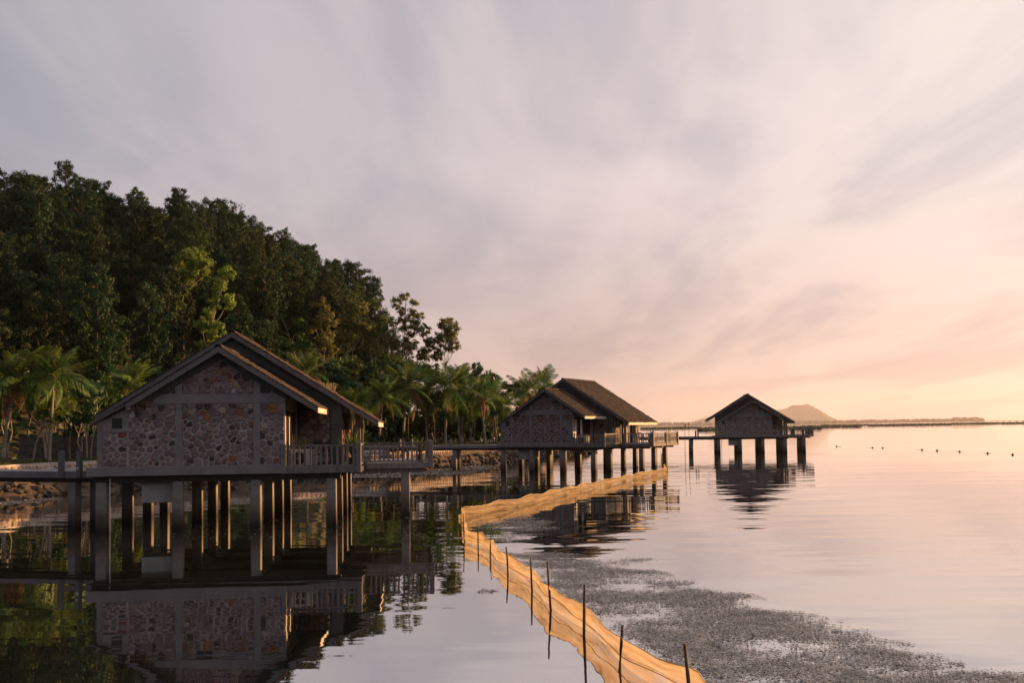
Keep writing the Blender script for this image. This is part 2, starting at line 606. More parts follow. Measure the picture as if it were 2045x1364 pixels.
SHORE = np.array([(-75, 30), (-45, 41), (-32, 48.5), (-28.9, 53), (-28.3, 57), (-25, 61.5), (-20.8, 69.5), (-14, 76.5), (-8.6, 82), (-4.4, 91.8), (-1.3, 97.3), (2.2, 107), (5.6, 117), (9, 126), (12.0, 130.5), (9, 140), (-5, 160), (-40, 205), (-160, 240)], float)
RIDGE = np.array([(-130, 118, 36), (-75, 130, 31.5), (-49, 140, 30), (-39, 150, 26.5), (-24.7, 155, 24.0), (-19.5, 154, 18.5), (-14.6, 152, 10.5), (-7.8, 148, 4.5), (-1.9, 142, 2.5)], float)


def seg_dist(P, A, B):
    d = B - A
    t = np.clip(((P - A) @ d) / (d @ d), 0, 1)
    q = A + t[:, None] * d
    return np.hypot(*(P - q).T), t, (d[0] * (P[:, 1] - A[1]) - d[1] * (P[:, 0] - A[0]))


def shore_d(P):
    P = np.atleast_2d(np.asarray(P, float))[:, :2]
    best = np.full(len(P), 1e9)
    sg = np.ones(len(P))
    for i in range(len(SHORE) - 1):
        d, t, cr = seg_dist(P, SHORE[i], SHORE[i + 1])
        k = d < best - 1e-6
        best[k] = d[k]
        sg[k] = np.sign(cr[k])
    return best * sg


def ground_z(P):
    P = np.atleast_2d(np.asarray(P, float))[:, :2]
    ds = shore_d(P)
    best = np.full(len(P), 1e9)
    zr = np.zeros(len(P))
    for i in range(len(RIDGE) - 1):
        d, t, cr = seg_dist(P, RIDGE[i, :2], RIDGE[i + 1, :2])
        k = d < best
        best[k] = d[k]
        zr[k] = (RIDGE[i, 2] + t * (RIDGE[i + 1, 2] - RIDGE[i, 2]))[k]
    e = np.maximum(0, ds - 16)
    f = e / (e + best + 1e-6)
    z = 1.9 + np.maximum(0, zr - 1.9) * f ** .85
    flat = np.clip((ds - .9) / 1.6, 0, 1)
    z = z * flat - 1.2 * (1 - flat)
    return z


def terrain():
    xs = np.arange(-190, 24, 2.0)
    ys = np.arange(28, 232, 2.0)
    X, Y = np.meshgrid(xs, ys)
    P = np.c_[X.ravel(), Y.ravel()]
    z = ground_z(P)
    z += np.where(shore_d(P) > 6, RNG.normal(0, .12, len(z)), 0)
    nx, ny = len(xs), len(ys)
    i = np.arange((ny - 1) * (nx - 1))
    r, c = i // (nx - 1), i % (nx - 1)
    a = r * nx + c
    me = np_mesh('hillside', np.c_[P, z], np.c_[a, a + 1, a + nx + 1, a + nx], M['ground'], True)
    add(bpy.data.objects.new('hillside', me), kind='structure')


terrain()


def resample(pts, step):
    pts = np.asarray(pts, float)
    d = np.r_[0, np.cumsum(np.hypot(*np.diff(pts[:, :2], axis=0).T))]
    s = np.arange(0, d[-1], step)
    return np.c_[[np.interp(s, d, pts[:, k]) for k in range(pts.shape[1])]].T, s


def shore_bank():
    C, s = resample(SHORE[:16], .6)
    T = np.gradient(C, axis=0)
    T /= np.hypot(*T.T)[:, None]
    Nn = np.c_[-T[:, 1], T[:, 0]]
    prof = [(-1.2, -.6), (-.5, -.2), (0, .02), (.3, .22), (.6, .45), (.9, .75), (1.2, 1.0), (1.45, 1.12), (1.5, 1.15), (1.95, 1.86), (2.6, 1.95), (4.2, 1.97), (6.5, 1.93)]
    V, k = [], len(prof)
    for i in range(len(C)):
        for j, (d, z) in enumerate(prof):
            p = C[i] + Nn[i] * d
            n = mnoise.noise(Vector((p[0] * .9, p[1] * .9, j * .7)))
            a = .22 if 2 <= j <= 7 else .05
            V.append((p[0] + n * a, p[1] + n * a * .4, z + n * a * .9))
    V = np.array(V)
    i = np.arange((len(C) - 1) * (k - 1))
    r, c = i // (k - 1), i % (k - 1)
    a = r * k + c
    o = add(bpy.data.objects.new('shore_bank', np_mesh('shore_bank', V, np.c_[a, a + k, a + k + 1, a + 1], M['bank'], True)), kind='structure')
    return o, C, Nn, s


BANK, BC, BN, BS = shore_bank()


def rock_mesh(name, seed, m, sub=2):
    bm = bmesh.new()
    bmesh.ops.create_icosphere(bm, subdivisions=sub, radius=1)
    for v in bm.verts:
        n = mnoise.noise(v.co * 1.3 + Vector((seed * 9.1, seed * 3.3, 0)))
        n2 = mnoise.noise(v.co * 3.1 + Vector((seed * 5.1, 0, seed)))
        v.co *= 1 + .45 * n + .16 * n2
        v.co.z *= .7
    me = bpy.data.meshes.new(name)
    bm.to_mesh(me)
    bm.free()
    me.materials.append(m)
    return me


def rocks():
    ms = [rock_mesh('rock', k, M['rock_dark'], 1) for k in range(6)]
    rnd = random.Random(3)
    n = 0
    # nearest stretch of rubble: single rocks; the rest of the shore: one mass
    for q in range(240):
        s = rnd.uniform(0, 1) ** 1.3 * 34 + 43
        i = int(s / .6)
        d = rnd.uniform(-.5, 1.1)
        p = BC[i] + BN[i] * d
        r = rnd.uniform(.12, .34)
        o = bpy.data.objects.new('rock', ms[rnd.randrange(6)])
        add(o, BANK)
        o.location = (p[0], p[1], max(0.0, d * .75) + r * .15)
        o.scale = (r * rnd.uniform(.8, 1.5), r * rnd.uniform(.8, 1.3), r * rnd.uniform(.7, 1.1))
        o.rotation_euler = (rnd.uniform(-.4, .4), rnd.uniform(-.4, .4), rnd.uniform(0, 6.28))
    base = [np.array([v.co[:] for v in m.vertices]) for m in ms]
    fc = np.array([p.vertices[:] for p in ms[0].polygons])
    V, F_ = [], []
    for q in range(900):
        s = rnd.uniform(76, 148)
        i = min(int(s / .6), len(BC) - 1)
        d = rnd.uniform(-.6, 1.3)
        p = BC[i] + BN[i] * d
        r = rnd.uniform(.12, .36)
        a = rnd.uniform(0, 6.28)
        b = base[rnd.randrange(6)] * r * np.array([rnd.uniform(.8, 1.4), 1, rnd.uniform(.7, 1.1)])
        b = np.c_[b[:, 0] * math.cos(a) - b[:, 1] * math.sin(a), b[:, 0] * math.sin(a) + b[:, 1] * math.cos(a), b[:, 2]]
        F_.append(fc + len(V) * len(b))
        V.append(b + np.array([p[0], p[1], max(0, d * .75) + r * .15]))
    add(bpy.data.objects.new('rubble', np_mesh('rubble', np.concatenate(V), np.concatenate(F_), M['rock_dark'])), BANK, 'stuff')


rocks()


def retaining_wall():
    root = empty('retaining_wall', (-28, 55, 1))
    tag(root, 'low pale rubble stone wall along the grassy bank behind the stilt houses', 'wall')
    inv = Matrix.Translation((-28, 55, 1)).inverted()
    sel = range(int(34 / .6), int(140 / .6))
    mb = MB()
    for i in sel:
        p, q = BC[i] + BN[i] * 1.62, BC[i + 1] + BN[i + 1] * 1.62
        p2, q2 = BC[i] + BN[i] * 1.98, BC[i + 1] + BN[i + 1] * 1.98
        o = np.array([-28, 55])
        mb.hexa([(*(p - o), -.05), (*(q - o), -.05), (*(p2 - o), -.05), (*(q2 - o), -.05), (*(p + BN[i] * .1 - o), .97), (*(q + BN[i] * .1 - o), .97), (*(p2 - o), .97), (*(q2 - o), .97)])
    mb.build('mortar_core', M['mortar'], root)
    ms = [rock_mesh('wall_stone', 20 + k, M['wall_limestone'], 1) for k in range(6)]
    base = [np.array([v.co[:] for v in m.vertices]) for m in ms]
    fc = np.array([p.vertices[:] for p in ms[0].polygons])
    rnd = random.Random(5)
    V, F_ = [], []
    for row, z in enumerate((1.12, 1.42, 1.72)):
        s = 34.0
        while s < 139:
            w = rnd.uniform(.26, .5)
            i = min(int((s + w / 2) / .6), len(BC) - 2)
            fr = (s + w / 2) / .6 - i
            p = BC[i] * (1 - fr) + BC[i + 1] * fr + BN[i] * (1.64 + row * .035)
            ang = math.atan2(BC[i + 1][1] - BC[i][1], BC[i + 1][0] - BC[i][0])
            k = rnd.randrange(6)
            sc = (w * .54, rnd.uniform(.10, .15), rnd.uniform(.19, .24))
            if 42 < s < 66:
                o = bpy.data.objects.new('stone', ms[k])
                add(o, root)
                o.location = (p[0] + 28, p[1] - 55, z + rnd.uniform(-.03, .03) - 1)
                o.rotation_euler = (0, rnd.uniform(-.2, .2), ang)
                o.scale = sc
            else:
                b = base[k] * np.array(sc)
                b = np.c_[b[:, 0] * math.cos(ang) - b[:, 1] * math.sin(ang), b[:, 0] * math.sin(ang) + b[:, 1] * math.cos(ang), b[:, 2]]
                F_.append(fc + sum(len(x) for x in V[-1:]) * 0 + len(V) * len(b))
                V.append(b + np.array([p[0] + 28, p[1] - 55, z - 1]))
            s += w
    add(bpy.data.objects.new('distant_stones', np_mesh('distant_stones', np.concatenate(V), np.concatenate(F_), M['wall_limestone'])), root, 'stuff')


retaining_wall()

# ------------------------------------------------------------------ stilt houses
AU, AZ = 4.60, 7.10          # front gable apex
FR, FL = 8.32, 1.22          # front gable low ends (u)
SLOPE = .635
MU, MZ = 4.33, 8.10          # main gable apex
MRt, MLt = 10.50, -1.22
VF, VM, VE = -.45, 3.55, 10.25


def fz(u): return AZ - SLOPE * abs(u - AU)


def mz(u): return MZ - SLOPE * abs(u - MU)


def clip_poly(poly, nx, ny, c):
    out = []
    for i in range(len(poly)):
        a, b = poly[i], poly[(i + 1) % len(poly)]
        da, db = nx * a[0] + ny * a[1] - c, nx * b[0] + ny * b[1] - c
        if da <= 0: out.append(a)
        if (da < 0 < db) or (db < 0 < da):
            t = da / (da - db)
            out.append((a[0] + t * (b[0] - a[0]), a[1] + t * (b[1] - a[1])))
    return out


def poly_area(p):
    return .5 * sum(p[i][0] * p[(i + 1) % len(p)][1] - p[(i + 1) % len(p)][0] * p[i][1] for i in range(len(p)))


def inside(poly, x, y):
    c = False
    for i in range(len(poly)):
        (x1, y1), (x2, y2) = poly[i], poly[i - 1]
        if (y1 > y) != (y2 > y) and x < (x2 - x1) * (y - y1) / (y2 - y1) + x1: c = not c
    return c


def cells(poly, cell, rnd):
    A = abs(poly_area(poly))
    n = max(2, int(A / (cell * cell)))
    xs = [p[0] for p in poly]; ys = [p[1] for p in poly]
    pts = []
    tries = 0
    md = cell * .72
    while len(pts) < n and tries < 9000:
        tries += 1
        if tries % 700 == 0: md *= .88
        x, y = rnd.uniform(min(xs), max(xs)), rnd.uniform(min(ys), max(ys))
        mdr = md * rnd.choice((.72, .9, 1.05, 1.25))
        if inside(poly, x, y) and all((x - a) ** 2 + 1.35 * (y - b) ** 2 > mdr * mdr for a, b in pts):
            pts.append((x, y))
    out = []
    for i, (x, y) in enumerate(pts):
        c = list(poly)
        near = sorted((q for j, q in enumerate(pts) if j != i), key=lambda q: (q[0] - x) ** 2 + (q[1] - y) ** 2)[:16]
        for (a, b) in near:
            nx, ny = a - x, b - y
            c = clip_poly(c, nx, ny, (a * a + b * b - x * x - y * y) / 2)
            if len(c) < 3: break
        if len(c) >= 3: out.append(c)
    return out


def stone_geom(c, rnd, mortar):
    if poly_area(c) < 0: c = c[::-1]
    cx = sum(p[0] for p in c) / len(c); cy = sum(p[1] for p in c) / len(c)
    r = math.sqrt(abs(poly_area(c)) / math.pi)
    k = max(.55, 1 - mortar * rnd.uniform(.6, 1.4) / r)
    c = [(cx + (x - cx) * k, cy + (y - cy) * k) for x, y in c]
    ch = []
    for i in range(len(c)):
        a, b = c[i], c[(i + 1) % len(c)]
        ch.append((a[0] * .88 + b[0] * .12 + rnd.uniform(-.006, .006), a[1] * .88 + b[1] * .12 + rnd.uniform(-.006, .006)))
        ch.append((a[0] * .12 + b[0] * .88 + rnd.uniform(-.006, .006), a[1] * .12 + b[1] * .88 + rnd.uniform(-.006, .006)))
    d = rnd.uniform(.025, .065)
    tx, ty = rnd.uniform(-.12, .12), rnd.uniform(-.12, .12)
    V, n = [], len(ch)
    for (x, y) in ch: V.append((x, .01, y))
    for (x, y) in ch: V.append((x, -d * .7, y))
    for (x, y) in ch:
        X, Y = cx + (x - cx) * .8, cy + (y - cy) * .8
        V.append((X, -d - (X - cx) * tx - (Y - cy) * ty, Y))
    F_ = []
    for i in range(n):
        j = (i + 1) % n
        F_.append((i, j, n + j, n + i))
        F_.append((n + i, n + j, 2 * n + j, 2 * n + i))
    F_.append(tuple(range(2 * n, 3 * n)))
    return V, F_


FRONT_PANELS = [[(.22, 2.50), (1.13, 2.50), (1.13, 3.84), (.22, 3.84)],
                [(1.15, 2.50), (2.90, 2.50), (2.90, 4.90), (2.08, 4.90), (2.08, 5.20), (1.95, 5.24), (1.15, 4.74)],
                [(3.16, 2.50), (5.83, 2.50), (5.83, 4.90), (3.16, 4.90)],
                [(6.10, 2.50), (7.02, 2.50), (7.02, 4.90), (6.10, 4.90)],
                [(3.16, 5.28), (5.83, 5.28), (5.83, 5.86), (4.57, 6.68), (3.16, 5.78)],
                [(2.33, 5.29), (2.90, 5.29), (2.90, 5.62)],
                [(6.10, 5.29), (6.74, 5.29), (6.10, 5.66)]]
SIDE_PANEL = [(7.10, 2.40), (8.42, 2.40), (8.42, 4.72), (7.10, 4.72)]


def pick_stone(z, rnd, side=False):
    if side: return rnd.choices(range(7), (12, 16, 14, 4, 26, 24, 4))[0]
    if z > 4.3:
        return rnd.choices(range(7), (24, 32, 18, 12, 9, 4, 2))[0]
    return rnd.choices(range(7), (36, 27, 20, 14, 4, 0.6, 0.4))[0]


rs = random.Random(21)
STONES = []
for pi, pn in enumerate(FRONT_PANELS):
    for c in cells(pn, .238, rs):
        z = sum(p[1] for p in c) / len(c)
        STONES.append((stone_geom(c, rs, .018 if z > 4.3 else .040), pick_stone(z, rs), 0.0))
for c in cells(SIDE_PANEL, .27, rs):
    z = sum(p[1] for p in c) / len(c)
    STONES.append((stone_geom(c, rs, .024), pick_stone(z, rs), 3.9))


def stone_objects(wall_front, wall_main):
    for (V, F_), k, v0 in STONES:
        me = bpy.data.meshes.new('stone')
        cx = sum(p[0] for p in V) / len(V); cz = sum(p[2] for p in V) / len(V)
        me.from_pydata([(x - cx, y, z - cz) for x, y, z in V], [], F_)
        me.materials.append(ST[k])
        o = bpy.data.objects.new('stone', me)
        add(o, wall_front if v0 == 0 else wall_main)
        o.location = (cx, v0, cz)


def joined_stones(sel, seed=None):
    V, F_, mi = [], [], []
    for (v, f), k, v0 in STONES:
        if v0 != sel: continue
        b = len(V)
        V += [(x, y + v0, z) for x, y, z in v]
        F_ += [tuple(b + i for i in q) for q in f]
        mi += [k] * len(f)
    me = bpy.data.meshes.new('stone_field')
    me.from_pydata(V, [], F_)
    for m in ST: me.materials.append(m)
    me.polygons.foreach_set('material_index', mi)
    return me


def side_stones(v0, v1, z0, z1, u, cell, seed):
    rnd = random.Random(seed)
    V, F_, mi = [], [], []
    for c in cells([(v0, z0), (v1, z0), (v1, z1), (v0, z1)], cell, rnd):
        v, f = stone_geom(c, rnd, .022)
        b = len(V)
        V += [(u - y, x, z) for x, y, z in v]
        F_ += [tuple(b + i for i in q)[::-1] for q in f]
        mi += [pick_stone(c[0][1], rnd, True)] * len(f)
    return V, F_, mi


TILE_W, TILE_E = .215, .29


def tile_mesh(name, m):
    # a slightly cambered clay tile lying along +x (down the slope), width along y
    L_, w, th = .36, TILE_W * .47, .022
    mb = MB()
    for x, dz in ((0, 0), (L_, 0)):
        for y, c in ((-w, 0), (-w * .4, .018), (w * .4, .018), (w, 0)):
            mb.v.append((x, y, dz + c))
            mb.v.append((x, y, dz + c - th))
    for k in range(3):
        a = k * 2
        mb.face([a, a + 2, a + 10, a + 8]); mb.face([a + 1, a + 9, a + 11, a + 3])
        mb.face([8 + a, 8 + a + 2, 8 + a + 3, 8 + a + 1]); mb.face([a, a + 1, a + 3, a + 2])
    mb.face([0, 8, 9, 1]); mb.face([6, 7, 15, 14])
    return mb.mesh(name, m)


def roof(parent, name, au, az, lu, ru, v0, v1, rnd):
    """pitched roof with boarded underside, barge boards, eave boards, ridge caps and clay tiles"""
    th = .13
    lz, rz = az - SLOPE * (au - lu), az - SLOPE * (ru - au)
    mb = MB()
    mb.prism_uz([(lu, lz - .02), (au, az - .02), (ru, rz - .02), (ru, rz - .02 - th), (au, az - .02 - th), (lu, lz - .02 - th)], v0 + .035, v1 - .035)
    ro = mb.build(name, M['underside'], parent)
    bw = .22
    for vv in ((v0 - .02, v0 + .032), (v1 - .032, v1 + .02)):
        for (a, za, b, zb) in ((lu - .02, lz - .013, au, az), (au, az, ru + .02, rz - .013)):
            MB().prism_uz([(a, za), (b, zb), (b, zb - bw), (a, za - bw)], *vv).build('barge_board', M['board_grey'], ro)
    MB().box(ru - .01, ru + .05, v0 + .036, v1 - .036, rz - .24, rz + .0).build('eave_board', M['eave_white'], ro)
    MB().box(lu - .05, lu + .01, v0 + .036, v1 - .036, lz - .24, lz + .0).build('eave_board', M['eave_white'], ro)
    ang = math.atan(SLOPE)
    tm = bpy.data.meshes.get('tile') or tile_mesh('tile', M['tile_edge'])
    base = np.array([v.co[:] for v in tm.vertices])
    fq = [p.vertices[:] for p in tm.polygons]
    V, F_ = [], []
    n_v = max(1, int(round((v1 - v0 + .08) / TILE_W)))
    for sgn, end in ((1, ru), (-1, lu)):
        ln = abs(end - au) / math.cos(ang)
        rows = int(ln / TILE_E) + 1
        for r in range(rows):
            s = min(r * TILE_E, ln - .25)
            for c in range(n_v):
                v = v0 - .04 + (c + .5) * (v1 - v0 + .08) / n_v + rnd.uniform(-.006, .006)
                tilt = ang - .055 + rnd.gauss(0, .035)
                ss = s + rnd.uniform(-.012, .012)
                u = au + sgn * (ss * math.cos(ang))
                z = az - ss * math.sin(ang) + .032 + rnd.uniform(0, .008)
                if c == 0:
                    o = bpy.data.objects.new('tile', tm)
                    add(o, ro)
                    o.matrix_local = Matrix.Translation((u, v, z)) @ Matrix.Rotation(0 if sgn > 0 else math.pi, 4, 'Z') @ Matrix.Rotation(tilt, 4, 'Y') @ Matrix.Rotation(rnd.uniform(-.05, .05), 4, 'Z')
                else:
                    ct, st_ = math.cos(tilt), math.sin(tilt)
                    X = base[:, 0] * ct + base[:, 2] * st_
                    Z = -base[:, 0] * st_ + base[:, 2] * ct
                    b = sum(len(q) for q in V)
                    V.append(np.c_[u + sgn * X, v + base[:, 1], z + Z])
                    F_.append((len(V) - 1) * len(base))
    fa = np.array([q for q in fq if len(q) == 4])
    me = np_mesh('tile_field', np.concatenate(V), np.concatenate([fa + b for b in F_]), M['tile_clay'])
    add(bpy.data.objects.new('tile_field', me), ro, 'stuff')
    # ridge caps
    mb = MB()
    n = int((v1 - v0) / .33)
    for k in range(n):
        a, b = v0 - .04 + k * .33, v0 - .04 + (k + 1) * .33 + .04
        h = .012 * (k % 2) + rnd.uniform(0, .01)
        for (q0, q1) in (((-.15, -.075), (-.07, .0)), ((-.07, 0), (.07, 0)), ((.07, 0), (.15, -.075))):
            u0, z0 = au + q0[0], az + .085 + q0[1] + h
            u1, z1 = au + q1[0], az + .085 + q1[1] + h
            mb.hexa([(u0, a, z0 - .025), (u1, a, z1 - .025), (u0, b, z0 - .025), (u1, b, z1 - .025), (u0, a, z0), (u1, a, z1), (u0, b, z0), (u1, b, z1)])
    mb.build('ridge_cap', M['tile_clay'], ro)
    return ro


def railing(parent, a, b, z0, posts, balu, skip_first=False):
    """a,b: (u,v) ends; balusters are single objects"""
    (u0, v0), (u1, v1) = a, b
    L_ = math.hypot(u1 - u0, v1 - v0)
    ang = math.atan2(v1 - v0, u1 - u0)
    e = empty('railing', (u0, v0, z0), ang)
    e.parent = parent
    e.location = (u0, v0, z0)
    MB().box(0, L_, -.045, .045, .88, .95).build('top_rail', M['wood_grey'], e)
    MB().box(0, L_, -.03, .03, .10, .16).build('bottom_rail', M['wood_grey'], e)
    n = max(2, int(round(L_ / .205)))
    me = bpy.data.meshes.get('baluster') or MB().box(-.04, .04, -.014, .014, .16, .88).mesh('baluster', M['wood_grey'])
    for i in range(1, n):
        o = add(bpy.data.objects.new('baluster', me), e)
        o.location = (L_ * i / n + random.uniform(-.012, .012), random.uniform(-.006, .006), 0)
        o.rotation_euler = (0, random.uniform(-.02, .02), random.uniform(-.1, .1))
    for x in posts:
        MB().box(L_ * x - .10, L_ * x + .10, -.10, .10, -.16, 1.0).build('post', M['wood_grey'], e, bevel=.008)
    return e


def build_house(origin, phi):
    rnd = random.Random(4)
    H = empty('stilt_house', (origin[0], origin[1], 0), R(phi))
    # floor slabs and beams, the shade under the house painted into their material
    MB().box(-.36, 6.92, -.12, .06, 2.15, 2.50).build('fascia_beam', M['trim_grey'], H, bevel=.012)
    MB().box(6.92, 9.99, -.09, .06, 2.13, 2.40).build('balcony_fascia', M['wood_grey'], H, bevel=.01)
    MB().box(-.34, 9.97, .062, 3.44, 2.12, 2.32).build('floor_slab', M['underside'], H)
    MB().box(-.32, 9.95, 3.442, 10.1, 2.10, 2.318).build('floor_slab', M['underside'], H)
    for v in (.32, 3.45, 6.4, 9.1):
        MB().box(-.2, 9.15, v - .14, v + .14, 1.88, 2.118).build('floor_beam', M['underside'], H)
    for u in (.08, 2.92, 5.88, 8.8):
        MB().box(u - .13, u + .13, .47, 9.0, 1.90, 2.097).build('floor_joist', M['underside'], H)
    # timber deck on the water side
    for k in range(13):
        u0 = 10.02 + k * .216
        MB().box(u0, u0 + .205, 3.30, 9.2, 2.33, 2.365).build('deck_plank', M['deck_wood'], H)
    MB().box(10.0, 12.86, 3.24, 3.30, 2.12, 2.36).build('deck_edge', M['wood_grey'], H)
    MB().box(12.80, 12.88, 3.302, 9.2, 2.12, 2.36).build('deck_edge', M['wood_grey'], H)
    for v in (3.55, 6.35, 9.0):
        MB().box(9.3, 12.5, v - .12, v + .12, 1.93, 2.11).build('deck_beam', M['wood_grey'], H)
    for u in (10.3, 11.7):
        MB().box(u - .08, u + .08, 3.7, 8.85, 2.112, 2.32).build('deck_beam', M['wood_grey'], H)
    # piles
    pm = MB()
    pm.hexa([(-.205, -.205, -1.5), (.205, -.205, -1.5), (-.205, .205, -1.5), (.205, .205, -1.5), (-.185, -.185, 1.90), (.185, -.185, 1.90), (-.185, .185, 1.90), (.185, .185, 1.90)])
    pme = pm.mesh('pile', M['pile_concrete'])
    for u, v in [(u, v) for v in (.32, 3.45, 6.4, 9.1) for u in (.08, 2.92, 5.88, 8.8)] + [(11.68, v) for v in (3.55, 6.35, 9.0)]:
        o = add(bpy.data.objects.new('pile', pme), H)
        o.location = (u, v, 0.0 if u < 11 else .02)
        o.rotation_euler = (0, 0, rnd.choice((0, math.pi / 2, math.pi)))
        md = o.modifiers.new('bevel', 'BEVEL'); md.width = .02; md.segments = 1
    MB().box(1.45, 2.66, .62, 2.0, 1.06, 1.86).build('septic_tank', M['tank_grey'], H, bevel=.015)
    p = MB()
    p.tube([(.42, .16, 2.1), (.42, .16, -1)], .03, 8)
    p.build('drain_pipe', M['ac_white'], H)
    # front wall with its stone infill
    mb = MB()
    mb.prism_uz([(.20, 2.502), (7.04, 2.502), (7.04, fz(7.04) - .17), (AU, AZ - .17), (FL, fz(FL) - .17), (.20, 4.30), ], .012, .20)
    fw = mb.build('front_wall', M['mortar'], H)
    tr = M['trim_grey']
    for u0, u1, zt in ((0.0, .215, 4.26), ):
        MB().prism_uz([(u0, 2.502), (u1, 2.502), (u1, 4.34), (u0, 4.22)], -.03, .205).build('corner_post', tr, fw)
    MB().box(2.905, 3.155, -.045, .01, 2.502, 4.915).build('pilaster', tr, fw)
    MB().box(5.835, 6.095, -.045, .01, 2.502, 4.915).build('pilaster', tr, fw)
    MB().box(2.08, 7.05, -.05, .01, 4.918, 5.275).build('cross_beam', tr, fw, bevel=.008)
    MB().prism_uz([(2.905, 5.278), (3.155, 5.278), (3.155, fz(3.155) - .2), (2.905, fz(2.905) - .2)], -.045, .01).build('pilaster', tr, fw)
    MB().prism_uz([(5.835, 5.278), (6.095, 5.278), (6.095, fz(6.095) - .2), (5.835, fz(5.835) - .2)], -.045, .01).build('pilaster', tr, fw)
    gp = M['gable_plaster']
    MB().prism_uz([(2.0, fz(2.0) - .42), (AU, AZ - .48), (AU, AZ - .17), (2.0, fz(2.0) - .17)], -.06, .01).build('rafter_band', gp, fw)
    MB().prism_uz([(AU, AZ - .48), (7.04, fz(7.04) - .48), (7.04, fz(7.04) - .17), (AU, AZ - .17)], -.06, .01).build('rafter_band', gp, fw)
    # rendered patch with the little square window
    pl = M['plaster']
    MB().prism_uz([(.217, 3.90), (.54, 3.90), (.54, 4.47), (.217, 4.31)], -.02, .01).build('render_patch', pl, fw)
    MB().prism_uz([(.92, 3.90), (1.15, 3.90), (1.15, 4.80), (.92, 4.67)], -.02, .01).build('render_patch', pl, fw)
    MB().prism_uz([(.542, 4.38), (.918, 4.38), (.918, 4.67), (.542, 4.475)], -.02, .01).build('render_patch', pl, fw)
    MB().box(.542, .918, -.02, .01, 3.90, 3.98).build('render_patch', pl, fw)
    MB().box(.542, .918, .002, .011, 3.981, 4.379).build('window_pane', M['ac_dark'], fw)
    MB().box(.20, 1.16, -.05, .005, 3.845, 3.897).build('ledge', tr, fw)
    # sides of the front block
    MB().prism_vz([(.205, 2.33), (3.9, 2.33), (3.9, 4.2), (.205, 4.2)], .01, .2).build('side_wall', M['plaster'], H)
    sw = MB()
    sw.box(6.86, 7.03, .205, .42, 2.33, 5.3)
    sw.box(6.86, 7.03, .42, 3.88, 4.62, 5.3)
    sw.box(6.86, 7.03, 3.5, 3.88, 2.33, 4.62)
    sw = sw.build('door_wall', M['plaster'], H)
    for v in (.43, .95, 1.47, 2.0, 2.55, 3.08, 3.44):
        MB().box(6.90, 7.0, v - .045, v + .045, 2.33, 4.61).build('door_stile', M['dark_wood'], sw)
    for v0, v1 in ((.475, .905), (.995, 1.425), (1.515, 1.955), (2.045, 2.505), (2.595, 3.035)):
        MB().box(6.935, 6.955, v0, v1, 2.35, 4.60).build('door_pane', M['glass_dark'], sw)
    for v0, v1 in ((.52, .86), (1.55, 1.92)):
        MB().box(6.957, 6.965, v0, v1, 2.9, 4.5).build('curtain', M['curtain'], sw)
    # thin lean-to roof over the corner with the little window
    MB().prism_uz([(-.20, 4.20), (1.24, 4.98), (1.24, 4.91), (-.20, 4.13)], -.28, 3.5).build('corner_roof', M['board_grey'], H)
    # main block
    mb = MB()
    mb.prism_uz([(.1, 2.33), (8.46, 2.33), (8.46, mz(8.46) - .17), (MU, MZ - .17), (.1, mz(.1) - .17)], 3.912, 4.1)
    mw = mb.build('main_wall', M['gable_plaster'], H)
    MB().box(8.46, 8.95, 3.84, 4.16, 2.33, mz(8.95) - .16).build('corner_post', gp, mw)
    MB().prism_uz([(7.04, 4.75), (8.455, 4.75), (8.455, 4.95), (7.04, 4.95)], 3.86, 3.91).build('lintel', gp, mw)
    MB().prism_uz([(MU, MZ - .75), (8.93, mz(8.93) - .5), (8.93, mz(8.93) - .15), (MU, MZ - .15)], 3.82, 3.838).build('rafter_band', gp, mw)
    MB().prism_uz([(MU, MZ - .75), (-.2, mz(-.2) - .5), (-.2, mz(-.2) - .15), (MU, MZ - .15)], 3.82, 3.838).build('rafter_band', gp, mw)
    for v0, v1 in ((4.17, 5.4), (8.4, 9.6)):
        MB().box(8.70, 8.90, v0, v1, 2.33, mz(8.9) - .16).build('side_wall', M['wall_limestone'], H)
    V, F_, mi = side_stones(4.19, 5.38, 2.36, 4.9, 8.90, .27, 31)
    V2, F2, mi2 = side_stones(8.42, 9.58, 2.36, 4.9, 8.90, .27, 32)
    b = len(V)
    me = bpy.data.meshes.new('stone_field')
    me.from_pydata(V + V2, [], F_ + [tuple(i + b for i in q) for q in F2])
    for m in ST: me.materials.append(m)
    me.polygons.foreach_set('material_index', mi + mi2)
    add(bpy.data.objects.new('stone_field', me), H, 'stuff')
    MB().box(8.70, 8.88, 5.402, 8.398, 4.6, mz(8.9) - .16).build('door_lintel', M['plaster'], H)
    for v in (5.46, 6.4, 7.4, 8.34):
        MB().box(8.70, 8.82, v - .05, v + .05, 2.33, 4.598).build('door_stile', M['dark_wood'], H)
    for v0, v1 in ((5.512, 6.348), (6.452, 7.348), (7.452, 8.288)):
        MB().box(8.74, 8.76, v0, v1, 2.34, 4.59).build('door_pane', M['glass_dark'], H)
    MB().box(8.762, 8.775, 6.5, 6.75, 2.36, 4.58).build('curtain', M['curtain'], H)
    for v in (5.15, 7.35):
        MB().box(9.45, 9.68, v - .12, v + .12, 2.32, mz(9.56) - .16).build('veranda_column', M['plaster'], H)
    MB().box(.1, .3, 4.102, 9.6, 2.33, mz(.3) - .2).build('side_wall', M['plaster'], H)
    MB().prism_uz([(.1, 2.33), (8.9, 2.33), (8.9, mz(8.9) - .17), (MU, MZ - .17), (.1, mz(.1) - .17)], 9.602, 9.8).build('back_wall', M['plaster'], H)
    # roofs
    roof(H, 'front_roof', AU, AZ, FL, FR, VF, 3.88, rnd)
    roof(H, 'main_roof', MU, MZ, MLt, MRt, VM, VE, rnd)
